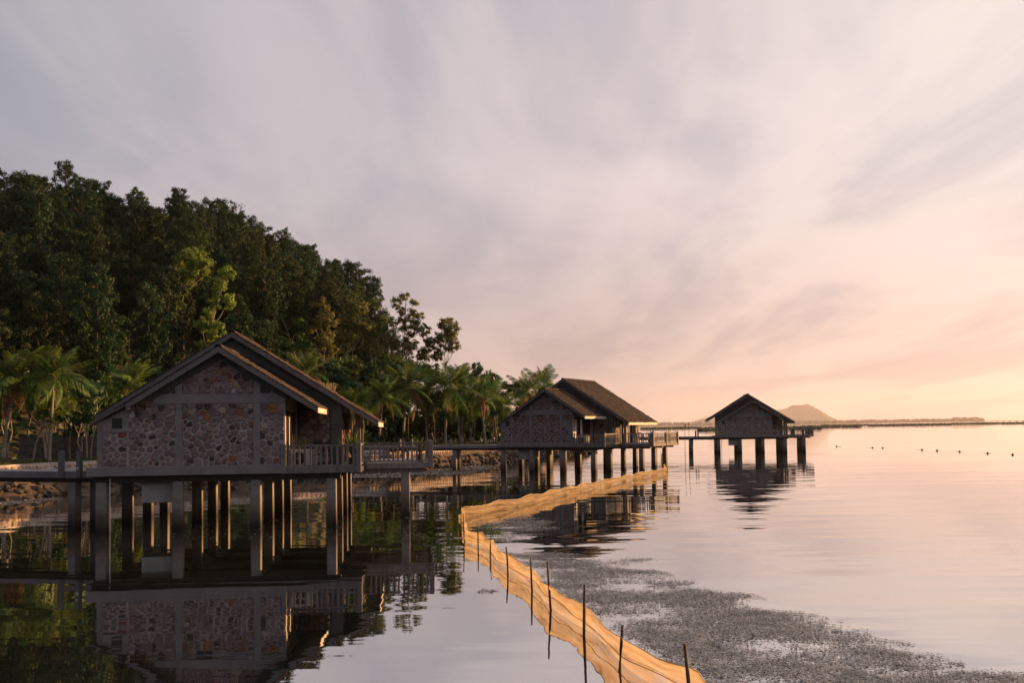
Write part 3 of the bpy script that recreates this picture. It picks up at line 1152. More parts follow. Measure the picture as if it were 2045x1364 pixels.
    # railings
    railing(H, (6.98, -.02), (9.88, -.02), 2.30, (0.0, 1.0), True)
    railing(H, (9.90, .14), (9.90, 3.22), 2.30, (), True)
    railing(H, (9.98, 3.30), (12.80, 3.30), 2.30, (1.0,), True)
    railing(H, (12.82, 3.44), (12.82, 9.15), 2.30, (.5, 1.0), True)
    return H, fw, mw


H1, fw1, mw1 = build_house((-15.919, 34.041), 6.52)
base_children = None


def copy_tree(o, parent=None, skip=()):
    c = o.copy()
    COL.objects.link(c)
    c.parent = parent
    for ch in KIDS.get(o.name, ()):
        copy_tree(ch, c)
    return c


KIDS = {}
for _o in bpy.data.objects:
    if _o.parent: KIDS.setdefault(_o.parent.name, []).append(_o)
H2 = copy_tree(H1)
H3 = copy_tree(H1)
H2.location = (-1.038, 77.538, 0); H2.rotation_euler = (0, 0, R(-30.309))
H3.location = (27.896, 120.434, 0); H3.rotation_euler = (0, 0, R(-9.813))
stone_objects(fw1, mw1)
sf, sm_ = joined_stones(0.0), joined_stones(3.9)
for Hh in (H2, H3):
    kids = {c.name.split('.')[0]: c for c in Hh.children}
    add(bpy.data.objects.new('stone_field', sf), kids['front_wall'], 'stuff')
    add(bpy.data.objects.new('stone_field', sm_), kids['main_wall'], 'stuff')
G = 'stone stilt houses standing in the lagoon'
tag(H1, 'nearest and largest stone stilt house, at the left, facing the camera', 'house', G)
tag(H2, 'middle stone stilt house with its tiled roof slope and sunlit side showing', 'house', G)
tag(H3, 'farthest stone stilt house, alone against the open water and distant hill', 'house', G)


def hp(H, u, v, z):
    a = H.rotation_euler.z
    return Vector((H.location.x + u * math.cos(a) - v * math.sin(a), H.location.y + u * math.sin(a) + v * math.cos(a), z))


# ------------------------------------------------------------------ air conditioners, pots, chair
def disc(mb, cx, y, cz, r, n, y2):
    b = len(mb.v)
    for yy in (y, y2):
        for k in range(n):
            t = 2 * math.pi * (k + .5) / n
            mb.v.append((cx + r * math.cos(t), yy, cz + r * math.sin(t)))
    mb.face([b + k for k in range(n)]); mb.face([b + n + k for k in range(n)][::-1])
    for k in range(n):
        j = (k + 1) % n
        mb.face([b + k, b + j, b + n + j, b + n + k])


def air_conditioner():
    a = empty('air_conditioner')
    MB().box(-.40, .40, 0, .32, .04, .74).build('casing', M['ac_white'], a, bevel=.015)
    for x in (-.28, .28): MB().box(x - .05, x + .05, .04, .28, 0, .04).build('foot', M['ac_dark'], a)
    mb = MB(); disc(mb, -.06, -.012, .39, .27, 8, .001); mb.build('fan_opening', M['ac_dark'], a)
    mb = MB(); disc(mb, -.06, -.03, .39, .07, 12, -.0125); mb.build('fan_hub', M['ac_white'], a)
    for k in range(3):
        t = k * 2.094 + .4
        MB().hexa([(-.06 + .06 * math.cos(t), -.018, .39 + .06 * math.sin(t)), (-.06 + .25 * math.cos(t), -.018, .39 + .25 * math.sin(t)), (-.06 + .06 * math.cos(t + .5), -.014, .39 + .06 * math.sin(t + .5)), (-.06 + .25 * math.cos(t + .35), -.014, .39 + .25 * math.sin(t + .35)),
                   (-.06 + .06 * math.cos(t), -.02, .39 + .06 * math.sin(t)), (-.06 + .25 * math.cos(t), -.02, .39 + .25 * math.sin(t)), (-.06 + .06 * math.cos(t + .5), -.016, .39 + .06 * math.sin(t + .5)), (-.06 + .25 * math.cos(t + .35), -.016, .39 + .25 * math.sin(t + .35))]).build('fan_blade', M['ac_dark'], a)
    for k in range(9): MB().box(.42, .60, .02, .28, .08 + k * .075, .105 + k * .075).build('louvre', M['ac_white'], a)
    for x in (.41, .605): MB().box(x - .012, x + .012, .02, .28, .03, .75).build('louvre_upright', M['ac_dark'], a)
    return a


KIDS = {}
ac = air_conditioner()
for _o in ac.children: KIDS.setdefault(ac.name, []).append(_o)
for i, (Hh, lab) in enumerate(((H1, 'grey outdoor air conditioner behind the balcony railing of the nearest house'), (H2, 'outdoor air conditioner on the front balcony of the middle house'), (H3, 'outdoor air conditioner on the front balcony of the farthest house'))):
    o = ac if i == 0 else copy_tree(ac)
    o.location = hp(Hh, 7.58, .45, 2.322); o.rotation_euler.z = Hh.rotation_euler.z
    tag(o, lab, 'air conditioner', 'outdoor air conditioners')


def blades(n, h, spread, w, seed):
    rnd = random.Random(seed)
    V, F_ = [], []
    for i in range(n):
        a = rnd.uniform(0, 6.28)
        L_ = h * rnd.uniform(.6, 1.1)
        lean = spread * rnd.uniform(.15, 1)
        pts = []
        for t in (0, .35, .7, 1):
            r = lean * t ** 1.6
            pts.append(Vector((math.cos(a) * (.03 + r), math.sin(a) * (.03 + r), L_ * (t - .25 * lean * t * t))))
        side = Vector((-math.sin(a), math.cos(a), 0))
        b = len(V)
        for p, ww in zip(pts, (.7, 1, .75, .06)):
            V.append(p - side * w * ww); V.append(p + side * w * ww)
        for k in range(3): F_.append((b + 2 * k, b + 2 * k + 1, b + 2 * k + 3, b + 2 * k + 2))
    return np_mesh('leaves', np.array([tuple(v) for v in V]), np.array(F_), M['leaf_spike'])


def pot_mesh():
    mb = MB()
    prof = [(.13, 0), (.17, .1), (.2, .3), (.22, .36), (.18, .36), (.16, .3)]
    n = 14
    for r, z in prof:
        for k in range(n):
            t = 6.2832 * k / n
            mb.v.append((r * math.cos(t), r * math.sin(t), z))
    for i in range(len(prof) - 1):
        for k in range(n):
            j = (k + 1) % n
            mb.face([i * n + k, i * n + j, (i + 1) * n + j, (i + 1) * n + k], True)
    mb.face(list(range(n)))
    mb.face([(len(prof) - 1) * n + k for k in range(n)])
    return mb.mesh('pot', M['pot'])


PM = pot_mesh()
BL = [blades(34, .75, .35, .018, 1), blades(60, .8, .7, .022, 2), blades(26, .5, .5, .02, 3)]
for Hh, u, v, z, k, s, lab in ((H1, 7.50, 1.3, 2.32, 0, 1.25, 'thin spiky potted plant above the air conditioner of the nearest house'),
                               (H1, 9.55, 1.9, 2.32, 1, 1.5, 'big bushy spiky plant at the balcony corner of the nearest house'),
                               (H1, 12.35, 3.75, 2.366, 1, 1.0, 'spiky potted plant at the right end of the nearest house\'s timber deck'),
                               (H2, 12.35, 4.0, 2.366, 2, 1.6, 'spiky plant in a dark pot at the near corner of the middle house\'s deck'),
                               (H2, 12.4, 8.2, 2.366, 2, 1.5, 'low spiky plant at the far end of the middle house\'s sunlit railing'),
                               (H3, 10.4, 4.0, 2.366, 2, 1.4, 'potted plant nearest the wall on the farthest house\'s deck'),
                               (H3, 11.6, 3.9, 2.366, 1, .8, 'potted plant in the middle of the farthest house\'s deck'),
                               (H3, 12.4, 3.9, 2.366, 1, .85, 'rightmost potted plant on the farthest house\'s deck')):
    e = empty('potted_plant', hp(Hh, u, v, z))
    add(bpy.data.objects.new('pot', PM), e)
    o = add(bpy.data.objects.new('leaves', BL[k]), e, 'stuff')
    o.location = (0, 0, .33); o.scale = (s, s, s)
    tag(e, lab, 'plant', 'potted plants on the house decks')

ch = empty('armchair', hp(H2, 10.6, 5.8, 2.366), R(-30 + 200))
mb = MB()
mb.box(-.3, .3, -.28, .3, .36, .42); mb.build('seat', M['wicker'], ch, bevel=.02)
mb = MB()
for k in range(13):
    t = math.pi * k / 12
    mb.tube([(.31 * math.cos(t), .28, .42), (.33 * math.cos(t), .36, .5 + .42 * math.sin(t))], .022, 6)
mb.tube([(.33 * math.cos(math.pi * k / 12), .36, .5 + .42 * math.sin(math.pi * k / 12)) for k in range(13)], .03, 6)
mb.build('backrest', M['wicker'], ch)
for x in (-.26, .26):
    for y in (-.24, .26): MB().tube([(x, y, 0), (x, y, .36)], .022, 6).build('leg', M['wicker'], ch)
tag(ch, 'pale wicker armchair with arched back on the middle house\'s deck', 'chair')


# ------------------------------------------------------------------ boardwalks
def boardwalk(a, b, zt, width, piers, posts, label):
    a, b = Vector((*a, 0)), Vector((*b, 0))
    L_ = (b - a).length
    ang = math.atan2(b.y - a.y, b.x - a.x)
    r = empty('boardwalk', (a.x, a.y, 0), ang)
    MB().box(0, L_, 0, width, zt - .07, zt).build('deck', M['deck_wood'], r)
    for y in (-.06, width + .002): MB().box(0, L_, y, y + .058, zt - .26, zt - .005).build('edge_beam', M['dark_wood'] if y > 0 else M['render_grey'], r)
    for y in (.15, width - .35): MB().box(0, L_, y, y + .2, zt - .45, zt - .072).build('under_beam', M['underside'], r)
    for x in piers:
        for y in (.1, width - .45):
            MB().box(x - .17, x + .17, y, y + .34, -1.4, zt - .452).build('pile', M['pile_concrete'], r)
    for x, y, h in posts:
        MB().box(x - .09, x + .09, y - .09, y + .09, zt - .25 if (y < 0 or y > width) else zt, zt + h).build('post', M['wood_grey'], r, bevel=.008)
    tag(r, label, 'boardwalk', 'boardwalks linking the houses to the shore')
    return r


# walkway of the nearest house leads off to the left
e1 = hp(H1, -.37, 1.0, 0)
bw1 = boardwalk((-36, 41.4), (e1.x, e1.y), 2.31, 1.7, (3, 8, 13.0, 19.3), ((19.05, -.16, .82), (19.30, 1.86, .78), (19.95, -.16, .80), (20.25, 1.86, .82)), 'dark boardwalk with short posts leading left from the nearest house')
MB().box(19.90, 20.0, -.262, -.252, 2.40, 2.50).build('white_tag', M['curtain'], bw1)
e2 = hp(H2, -.37, .8, 0)
bw2 = boardwalk((-18.5, 83.2), (e2.x, e2.y), 2.31, 1.6, (3.6, 8.8, 13.7), ((8.6, -.15, .62), (9.0, 1.76, .62), (13.5, -.15, .62), (13.9, 1.76, .62)), 'boardwalk running from the bank to the left side of the middle house')
e3 = hp(H3, -.37, .8, 0)
bw3 = boardwalk((9.0, 128.5), (e3.x, e3.y), 2.31, 1.6, (5.0, 11.5, 16.6), ((11.5, -.15, .85), (17.4, -.15, .8), (17.4, 1.76, .8)), 'boardwalk reaching the farthest house from behind the middle house')

# ------------------------------------------------------------------ net fence
def net(name, pts, h, label, sticks, seed, side=-.05):
    """pts: (x,y) path at the water; a sagging cloth hung on bamboo stakes"""
    rnd = random.Random(seed)
    root = empty(name, (pts[0][0], pts[0][1], 0))
    o = np.array(pts[0])
    C, s = resample(np.array(pts, float), .14)
    T = np.gradient(C, axis=0)
    T /= np.maximum(1e-6, np.hypot(*T.T))[:, None]
    Nn = np.c_[-T[:, 1], T[:, 0]]
    # distance to the nearest stake lets the top edge sag between stakes
    sd = np.min(np.abs(s[:, None] - np.array([k for k, *_ in sticks])[None, :]), axis=1)
    rows = 15
    V, UV = [], []
    for i in range(len(C)):
        top = h - .12 * min(1, sd[i] / 1.5) + .05 * mnoise.noise(Vector((s[i] * .9, seed, 0))) + .025 * mnoise.noise(Vector((s[i] * 3.1, seed, 5.0)))
        for j in range(rows):
            t = j / (rows - 1)
            z = -.06 + (top + .06) * t
            f = .15 * mnoise.noise(Vector((s[i] * .38 + t * 1.4, t * 3.2, seed * 2.0))) + .035 * mnoise.noise(Vector((s[i] * 1.6 - t * 2.2, t * 9.0, seed))) + .03 * t * mnoise.noise(Vector((s[i] * 4.0, t * 1.5, seed + 9.0))) + .07 * math.sin(t * 3.1) * mnoise.noise(Vector((s[i] * .25, 0, seed + 4.0)))
            lean = .10 * (1 - t)
            V.append((C[i][0] - o[0] + Nn[i][0] * (f + lean), C[i][1] - o[1] + Nn[i][1] * (f + lean), z))
            UV.append((s[i], t))
    i = np.arange((len(C) - 1) * (rows - 1))
    r, c = i // (rows - 1), i % (rows - 1)
    a = r * rows + c
    Fc = np.c_[a, a + rows, a + rows + 1, a + 1]
    me = np_mesh('net_cloth', np.array(V), Fc, M['net'], True)
    uv = me.uv_layers.new(name='UVMap')
    uv.data.foreach_set('uv', np.array(UV, np.float32)[Fc.ravel()].ravel())
    add(bpy.data.objects.new('net_cloth', me), root)
    MB().tube([V[i * rows + rows - 1] for i in range(0, len(C), 2)], .008, 5).build('head_rope', M['net_rope'], root)
    MB().tube([(V[i * rows + 6][0] - Nn[i][0] * .045 * (1 if side < 0 else -1) , V[i * rows + 6][1] - Nn[i][1] * .045 * (1 if side < 0 else -1), V[i * rows + 6][2] + .05 * mnoise.noise(Vector((s[i] * .7, 2.0, seed)))) for i in range(0, len(C), 3)], .006, 5).build('lacing_rope', M['rope'], root)
    for (d, ht, rr) in sticks:
        i = min(int(d / .14), len(C) - 1)
        p = C[i] - o + Nn[i] * side
        j1, j2 = rnd.uniform(-.05, .05), rnd.uniform(-.05, .05)
        MB().tube([(p[0] + j1, p[1], -.8), (p[0] + j1 * .3, p[1], 0), (p[0] + j2 * .4, p[1], ht * .5), (p[0] + j2, p[1] + j1, ht)], [rr, rr, rr * .95, rr * .8], 7).build('stake', M['bamboo'], root)
    tag(root, label, 'fence', 'orange net fences')
    return root


def arc_at(pts, q):
    C, s = resample(np.array(pts, float), .05)
    return float(s[np.argmin(np.hypot(C[:, 0] - q[0], C[:, 1] - q[1]))])


NEAR = [(-2.15, 37.4), (-1.95, 34), (-1.58, 29.4), (-1.05, 28.2), (-.64, 26.15), (-.09, 23.1), (.46, 20.67), (.81, 18.55), (1.34, 16.2), (1.68, 14.0), (2.34, 12.25), (2.46, 11.5), (3.1, 9.5), (4.0, 7.0)]
qs = [((-2.15, 37.3), .95, .02), ((-1.62, 29.6), .98, .02), ((-1.05, 28.2), .70, .022), ((-.64, 26.15), .66, .022), ((-.09, 23.1), .72, .024), ((.46, 20.67), .78, .024), ((.81, 18.55), 1.0, .026), ((1.36, 16.3), .92, .028), ((1.68, 14.0), .70, .026), ((2.40, 12.0), .86, .028), ((3.1, 9.5), .8, .026), ((3.9, 7.2), .8, .026)]
net('net_fence', NEAR, .52, 'long sunlit orange net on dark stakes running into the foreground', [(arc_at(NEAR, q), h, r) for q, h, r in qs], 1)
FAR = [(-2.18, 37.5), (.86, 44.2), (4.69, 53.8), (9.0, 64), (12.34, 71.3), (13.6, 80), (16.5, 97), (19.5, 116)]
ss = [.1, 3.6, 7.2, 10.5, 13.2, 16.5, 20.4, 22.6, 25.7, 29.5, 32.0, 35.6, 36.6, 43, 50, 58, 66, 75]
net('net_fence', FAR, .52, 'orange net stretching from the fence corner to the piles of the middle house', [(k, .95 if i == 0 else .56 + .07 * (i % 3) + (.25 if i in (1, 2) else 0), .022) for i, k in enumerate(ss)], 2, .22)


# ------------------------------------------------------------------ floating weed
def flakes(name, poly, dens, size, m, seed, thr, label, edge=1.2, sc=.55, tilt=.22):
    rng = np.random.default_rng(seed)
    poly = np.array(poly, float)
    lo, hi = poly.min(0), poly.max(0)
    n = int((hi - lo).prod() * dens)
    P = rng.uniform(lo, hi, (n, 2))
    ins = np.zeros(n, bool)
    dist = np.full(n, 1e9)
    for i in range(len(poly)):
        a, b = poly[i], poly[i - 1]
        cond = (a[1] > P[:, 1]) != (b[1] > P[:, 1])
        xi = (b[0] - a[0]) * (P[:, 1] - a[1]) / (b[1] - a[1] + 1e-9) + a[0]
        ins ^= cond & (P[:, 0] < xi)
        d, _, _ = seg_dist(P, b, a)
        dist = np.minimum(dist, d)
    P, dist = P[ins], dist[ins]
    nz = np.array([mnoise.fractal(Vector((p[0] * sc, p[1] * sc * 1.6, seed)), 1.0, 2.0, 5) for p in P])
    nz2 = np.array([mnoise.noise(Vector((p[0] * 5, p[1] * 8, seed + 3))) for p in P])
    keep = (nz + .45 * nz2 + .9 * np.clip(dist / edge, 0, 1)) > thr + rng.uniform(-.45, .45, len(P))
    P = P[keep]
    n = len(P)
    s = size * rng.uniform(.35, 1.5, n) ** 1.3
    a = rng.uniform(0, 6.283, n)
    k = 4
    V = np.zeros((n, k, 3))
    tx, ty = rng.normal(0, tilt, n), rng.normal(0, tilt, n)
    for j in range(k):
        t = a + j * 6.283 / k + rng.uniform(-.4, .4, n)
        r = s * rng.uniform(.4, 1.1, n) * (1 if j % 2 else .5)
        dx, dy = r * np.cos(t), r * np.sin(t)
        V[:, j, 0] = P[:, 0] + dx
        V[:, j, 1] = P[:, 1] + dy
        V[:, j, 2] = .012 + np.abs(dx * tx + dy * ty) + rng.uniform(0, .004, n)
    F_ = np.arange(n * k).reshape(n, k)
    o = add(bpy.data.objects.new(name, np_mesh(name, V.reshape(-1, 3), F_, m)), kind='stuff')
    tag(o, label, 'weed')


flakes('floating_weed', [(-.75, 27.6), (-.35, 25.5), (.2, 23.1), (.75, 20.7), (1.1, 18.6), (1.65, 16.3), (2.0, 14.1), (2.65, 12.3), (3.4, 9.6), (4.2, 7.2), (8.6, 8.0), (9.2, 12.6), (8.0, 13.5), (7.0, 14.4), (6.7, 16.2), (6.0, 18.0), (5.2, 20.5), (4.3, 22.3), (3.5, 24.2), (4.2, 25.6), (2.6, 26.2), (1.0, 27.2)], 3300, .029, M['weed'], 5, .68, 'mat of grey brown floating weed beside the near net', 1.0)
flakes('floating_weed', [(-1.7, 36.6), (-1.4, 29.5), (-.6, 28.9), (1.4, 31), (1.9, 35), (.8, 39.5)], 900, .035, M['weed'], 6, .62, 'thin drift of weed in the corner of the two nets', 1.3)
flakes('floating_weed', [(-.95, 20.7), (-.5, 20.6), (-.35, 20.95), (-.8, 21.05)], 1200, .035, M['weed'], 9, .3, 'small clump of weed floating left of the near net', .2)
flakes('floating_scum', [(-14.5, 74.8), (-15, 71), (-11, 69.5), (-7, 71), (-3.6, 74), (-1.6, 83), (-1.2, 93), (-4.3, 91), (-8.4, 81.2)], 260, .16, M['scum'], 7, .42, 'pale drift of scum on the water along the bank behind the houses', 2.5, .22, .2)
flakes('floating_scum', [(-13, 31), (-3, 31), (-3, 52), (-14, 52)], 14, .06, M['scum'], 12, .55, 'few specks drifting on the dark water in front of the nearest house', 1.0, .15, .1)
flakes('floating_scum', [(-30.5, 49), (-27.5, 45), (-24.5, 50), (-25.5, 57), (-27.6, 55)], 120, .13, M['scum'], 8, .95, 'sparse drift of scum by the rocks at the left edge', 1.5, .3, .2)

# ------------------------------------------------------------------ vegetation
def leaf_quads(P, size, rng, up=0.0, elong=1.0, out=None):
    """one quad leaf clump per point, random orientation (optionally biased outwards)"""
    n = len(P)
    nrm = rng.normal(0, 1, (n, 3))
    nrm[:, 2] += up
    if out is not None: nrm += out * 1.3
    nrm /= np.linalg.norm(nrm, axis=1)[:, None]
    t = np.cross(nrm, rng.normal(0, 1, (n, 3)))
    t /= np.linalg.norm(t, axis=1)[:, None] + 1e-9
    b = np.cross(nrm, t)
    s = (size * rng.uniform(.55, 1.35, n))[:, None]
    V = np.stack([P - t * s * .5 * elong, P + b * s * .36 - t * s * .1, P + t * s * .55 * elong + nrm * s * .12, P - b * s * .36 - t * s * .1], 1)
    return V.reshape(-1, 3)


def quads(n): return np.arange(n * 4).reshape(n, 4)


def pine_crown(seed, hgt, rad, dens=1.0, m_leaf='leaf_pine'):
    rng = np.random.default_rng(seed)
    P, O = [], []
    z0 = hgt * rng.uniform(.14, .26)
    levels = int((hgt - z0) / .62)
    for k in range(levels + 1):
        t = k / levels
        z = z0 + (hgt - z0) * t
        r = rad * (math.sin(math.pi * min(1, (.20 + .80 * (1 - t)))) ** .7 * (.35 + .65 * (1 - t * .6)) + .10)
        nb = max(3, int(7 * (1 - .5 * t)))
        a0 = rng.uniform(0, 6.28)
        for b in range(nb):
            a = a0 + b * 6.283 / nb + rng.uniform(-.35, .35)
            L_ = r * rng.uniform(.55, 1.15)
            for q in (.45, .72, 1.0):
                if q < .6 and rng.random() < .35: continue
                c = np.array([math.cos(a) * L_ * q, math.sin(a) * L_ * q, z + L_ * q * rng.uniform(.10, .42)])
                c += rng.normal(0, .14, 3)
                tr = rng.uniform(.34, .60)
                m = int(58 * dens)
                d = rng.normal(0, 1, (m, 3))
                d /= np.linalg.norm(d, axis=1)[:, None]
                d[:, 2] = d[:, 2] * .85 + .1
                P.append(c + d * tr * rng.uniform(.45, 1.0, (m, 1)))
                O.append(d)
    P = np.concatenate(P); O = np.concatenate(O)
    return np_mesh('crown', leaf_quads(P, .18, rng, .2, 1.3, O), quads(len(P)), M[m_leaf])


def trunk_mesh(hgt, r0, seed, m, bend=.3, branches=5):
    rnd = random.Random(seed)
    mb = MB()
    pts = [(0, 0, -.6)]
    x = y = 0
    for k in range(1, 7):
        x += rnd.uniform(-bend, bend) * .4; y += rnd.uniform(-bend, bend) * .4
        pts.append((x, y, hgt * k / 6))
    mb.tube(pts, [r0 * (1 - .13 * k) for k in range(7)], 8)
    for b in range(branches):
        i = rnd.randrange(3, 6)
        p = Vector(pts[i]); a = rnd.uniform(0, 6.28); l = hgt * rnd.uniform(.12, .22)
        mb.tube([p, p + Vector((math.cos(a) * l * .6, math.sin(a) * l * .6, l * .5)), p + Vector((math.cos(a) * l, math.sin(a) * l, l * 1.1))], [r0 * .4, r0 * .28, r0 * .1], 6)
    return mb.mesh('trunk', m)


PINES = []
for k in range(9):
    h = 10.5 + (k % 3) * 1.6
    PINES.append((h, pine_crown(100 + k, h, 2.1 + .28 * (k % 4), 1.0, 'leaf_olive' if k in (3, 7) else 'leaf_pine'), trunk_mesh(h * .93, .17, 50 + k, M['bark_dark'], .25, 4)))


def forest():
    rng = np.random.default_rng(8)
    cand = np.c_[rng.uniform(-110, 6, 16000), rng.uniform(66, 182, 16000)]
    ds = shore_d(cand)
    zz = ground_z(cand)
    # keep what the photo shows: inside the view, up to just behind the crest
    px = 1022.5 + FPX * cand[:, 0] / cand[:, 1]
    ok = (ds > 17) & (px > -90) & (px < 1000)
    rd = np.min([seg_dist(cand, RIDGE[i, :2], RIDGE[i + 1, :2])[0] for i in range(len(RIDGE) - 1)], axis=0)
    cr = np.interp(cand[:, 0], RIDGE[:, 0], RIDGE[:, 1])
    ok &= cand[:, 1] < cr + 7
    ok &= (zz > 4.5) & (rd > 2.2)
    for fx, fD, fw in ((378, 98, 48), (432, 97, 46), (235, 92, 22), (648, 112, 36), (585, 112, 40), (705, 118, 36), (758, 120, 36), (812, 122, 30)):
        ok &= ~((np.abs(px - fx) < fw) & (cand[:, 1] < fD + 3))
        q = cand - np.array([(fx - 1022.5) / FPX * fD, fD])
        al = q @ np.array([SUN.x, SUN.y]); la = np.abs(q @ np.array([-SUN.y, SUN.x]))
        ok &= ~((al > 0) & (al < 26) & (la < 3.6))
    idx = np.where(ok)[0]
    sel = []
    idx = idx[np.argsort(-px[idx] * 0 + rng.uniform(0, 1, len(idx)))]
    for i in idx:
        md = 3.2 if abs(cand[i, 1] - cr[i]) > 9 else 2.5
        if all((cand[i, 0] - cand[j, 0]) ** 2 + (cand[i, 1] - cand[j, 1]) ** 2 > md * md for j in sel):
            sel.append(i)
        if len(sel) >= 245: break
    rnd = random.Random(2)
    # the crest: a row of pines whose tops draw the skyline
    RC, _s = resample(RIDGE, 2.3)
    for q in range(len(RC)):
        X, Y = RC[q][0] + rnd.uniform(-.8, .8), RC[q][1] + rnd.uniform(-2.5, 2.5)
        x = 1022.5 + FPX * X / Y
        if not -80 < x < 778: continue
        g = float(ground_z([(X, Y)])[0])
        yt = np.interp(x, [-80, 0, 60, 130, 190, 250, 300, 340, 372, 395, 415, 440, 500, 550, 600, 650, 700, 735, 760, 778], [312, 335, 362, 378, 384, 390, 408, 414, 410, 392, 405, 430, 458, 464, 480, 502, 512, 524, 566, 600])
        kk = rnd.randrange(9)
        h, cm, tm = PINES[kk]
        need = at_y(x, yt, Y)[2] - g + rnd.uniform(-1.5, .5)
        sc = min(1.5, max(.62, need / (h + .6)))
        e = empty('pine_tree', (X, Y, g - .2), rnd.uniform(0, 6.28))
        e.scale = (min(1.1, sc), min(1.1, sc), sc)
        add(bpy.data.objects.new('crown', cm), e, 'stuff')
        add(bpy.data.objects.new('trunk', tm), e)
        tag(e, 'pine on the crest of the hill, its top against the sky', 'tree', 'pines along the crest of the hill')
    for i in sel:
        kk = rnd.randrange(9)
        h, cm, tm = PINES[kk]
        e = empty('pine_tree', (cand[i, 0], cand[i, 1], zz[i] - .2), rnd.uniform(0, 6.28))
        s = rnd.uniform(.72, 1.08)
        e.scale = (s * rnd.uniform(.9, 1.15), s * rnd.uniform(.9, 1.15), s)
        add(bpy.data.objects.new('crown', cm), e, 'stuff')
        add(bpy.data.objects.new('trunk', tm), e)
        tag(e, 'lighter green pine among the dark ones of the dense hillside wood' if kk in (3, 7) else 'dark green pine in the dense wood covering the hillside', 'tree', 'lighter pines on the hill' if kk in (3, 7) else 'pines covering the hill')
    return cand[sel]


FOREST = forest()


def undergrowth():
    rng = np.random.default_rng(14)
    n = 30000
    P = np.c_[rng.uniform(-115, 8, n), rng.uniform(60, 185, n)]
    ds = shore_d(P)
    px = 1022.5 + FPX * P[:, 0] / P[:, 1]
    k = (ds > 13) & (px > -120) & (px < 1080)
    P = P[k]
    z = ground_z(P)
    h = rng.uniform(0, 1, len(P)) ** 1.6 * np.array([1.2 + 2.4 * (.5 + mnoise.noise(Vector((p[0] * .2, p[1] * .2, 0)))) for p in P])
    Q = np.c_[P, z + h]
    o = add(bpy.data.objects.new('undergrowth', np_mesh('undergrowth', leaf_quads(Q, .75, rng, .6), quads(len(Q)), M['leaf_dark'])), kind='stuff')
    tag(o, 'dark scrub covering the ground under the trees', 'undergrowth')


undergrowth()


def clump_points(c, r, n, rng, shell=.55):
    d = rng.normal(0, 1, (n, 3))
    d /= np.linalg.norm(d, axis=1)[:, None]
    rad = rng.uniform(shell, 1.0, (n, 1))
    return np.asarray(c) + d * rad * np.asarray(r), d


def px_tree(name, bx, D, blobs, m, bark, label, seed, leaf=.22, dens=1.0, r0=.14, group=None, base_y=None, lean=0.0):
    """a broadleaf tree with limbs to each leaf mass; blobs = (px,py,radius px x, radius px y)"""
    rng = np.random.default_rng(seed)
    rnd = random.Random(seed)
    s = D / FPX
    bp = at_y(bx, 800, D)
    z0 = float(ground_z([(bp[0], D)])[0])
    root = empty(name, (bp[0], D, z0))
    o = np.array([bp[0], D, z0])
    P, O, cs = [], [], []
    for (x, y, rx, ry) in blobs:
        c = at_y(x, y, D + rng.uniform(-.8, .8)) - o
        cs.append((c, rx * s, ry * s))
        # each leaf mass is a group of smaller sprays with gaps between
        k = max(6, int(13 * rx * ry * s * s))
        for q in range(k):
            d = rng.normal(0, 1, 3)
            d /= np.linalg.norm(d)
            sub = c + d * np.array([rx * s, rx * s, ry * s]) * rng.uniform(.35, .95)
            rr = rng.uniform(.30, .62) * (.6 + .4 * min(1.5, rx * s))
            p, dd = clump_points(sub, (rr, rr, rr * .8), int(46 * dens), rng, .2)
            P.append(p); O.append(dd)
    P = np.concatenate(P); O = np.concatenate(O)
    add(bpy.data.objects.new('crown', np_mesh('crown', leaf_quads(P, leaf, rng, .1, 1.25, O), quads(len(P)), M[m])), root, 'stuff')
    mb = MB()
    low = min(cs, key=lambda q: q[0][2])[0]
    top = max(cs, key=lambda q: q[0][2])[0]
    n = 7
    pts = []
    for i in range(n):
        t = i / (n - 1)
        pts.append((top[0] * t ** 1.2 + rnd.uniform(-.12, .12), top[1] * t + rnd.uniform(-.1, .1), -.5 + (top[2] * .97 + .5) * t))
    mb.tube(pts, [r0 * (1.05 - .8 * i / (n - 1)) for i in range(n)], 8)
    for c, a, b in cs:
        t = max(.15, min(.9, (c[2] - b * .9) / max(top[2], .5)))
        i = min(n - 2, int(t * (n - 1)))
        p = Vector(pts[i])
        q = Vector(c)
        mb.tube([p, p.lerp(q, .5) + Vector((rnd.uniform(-.2, .2), 0, -.15)), q], [r0 * .42, r0 * .3, r0 * .12], 6)
    mb.build('trunk', M[bark], root)
    tag(root, label, 'tree', group)
    return root


px_tree('vine_clad_tree', 330, 98, [(375, 508, 34, 16), (405, 520, 24, 18), (352, 530, 14, 20), (385, 540, 28, 18), (372, 570, 16, 26), (352, 600, 12, 26), (350, 635, 10, 26), (415, 545, 12, 12)], 'leaf_gold', 'bark_pale', 'tall sunlit vine-clad tree with bare pale lower trunk above the left roof', 1, .24, 1.0, .15)
px_tree('vine_clad_tree', 395, 97, [(450, 545, 20, 16), (438, 570, 20, 20), (455, 600, 20, 18), (430, 600, 14, 20), (420, 625, 18, 18), (405, 650, 18, 18), (430, 660, 18, 22), (415, 690, 26, 16)], 'leaf_gold', 'bark_pale', 'leaning sunlit vine-clad tree just above the peak of the near roof', 2, .24, 1.0, .15)
px_tree('slender_tree', 231, 92, [(236, 640, 10, 20), (243, 680, 14, 22), (246, 712, 12, 12)], 'leaf_broad', 'bark_pale', 'slender tree with a thin white trunk at the left of the near roof', 3, .22, .8, .09)
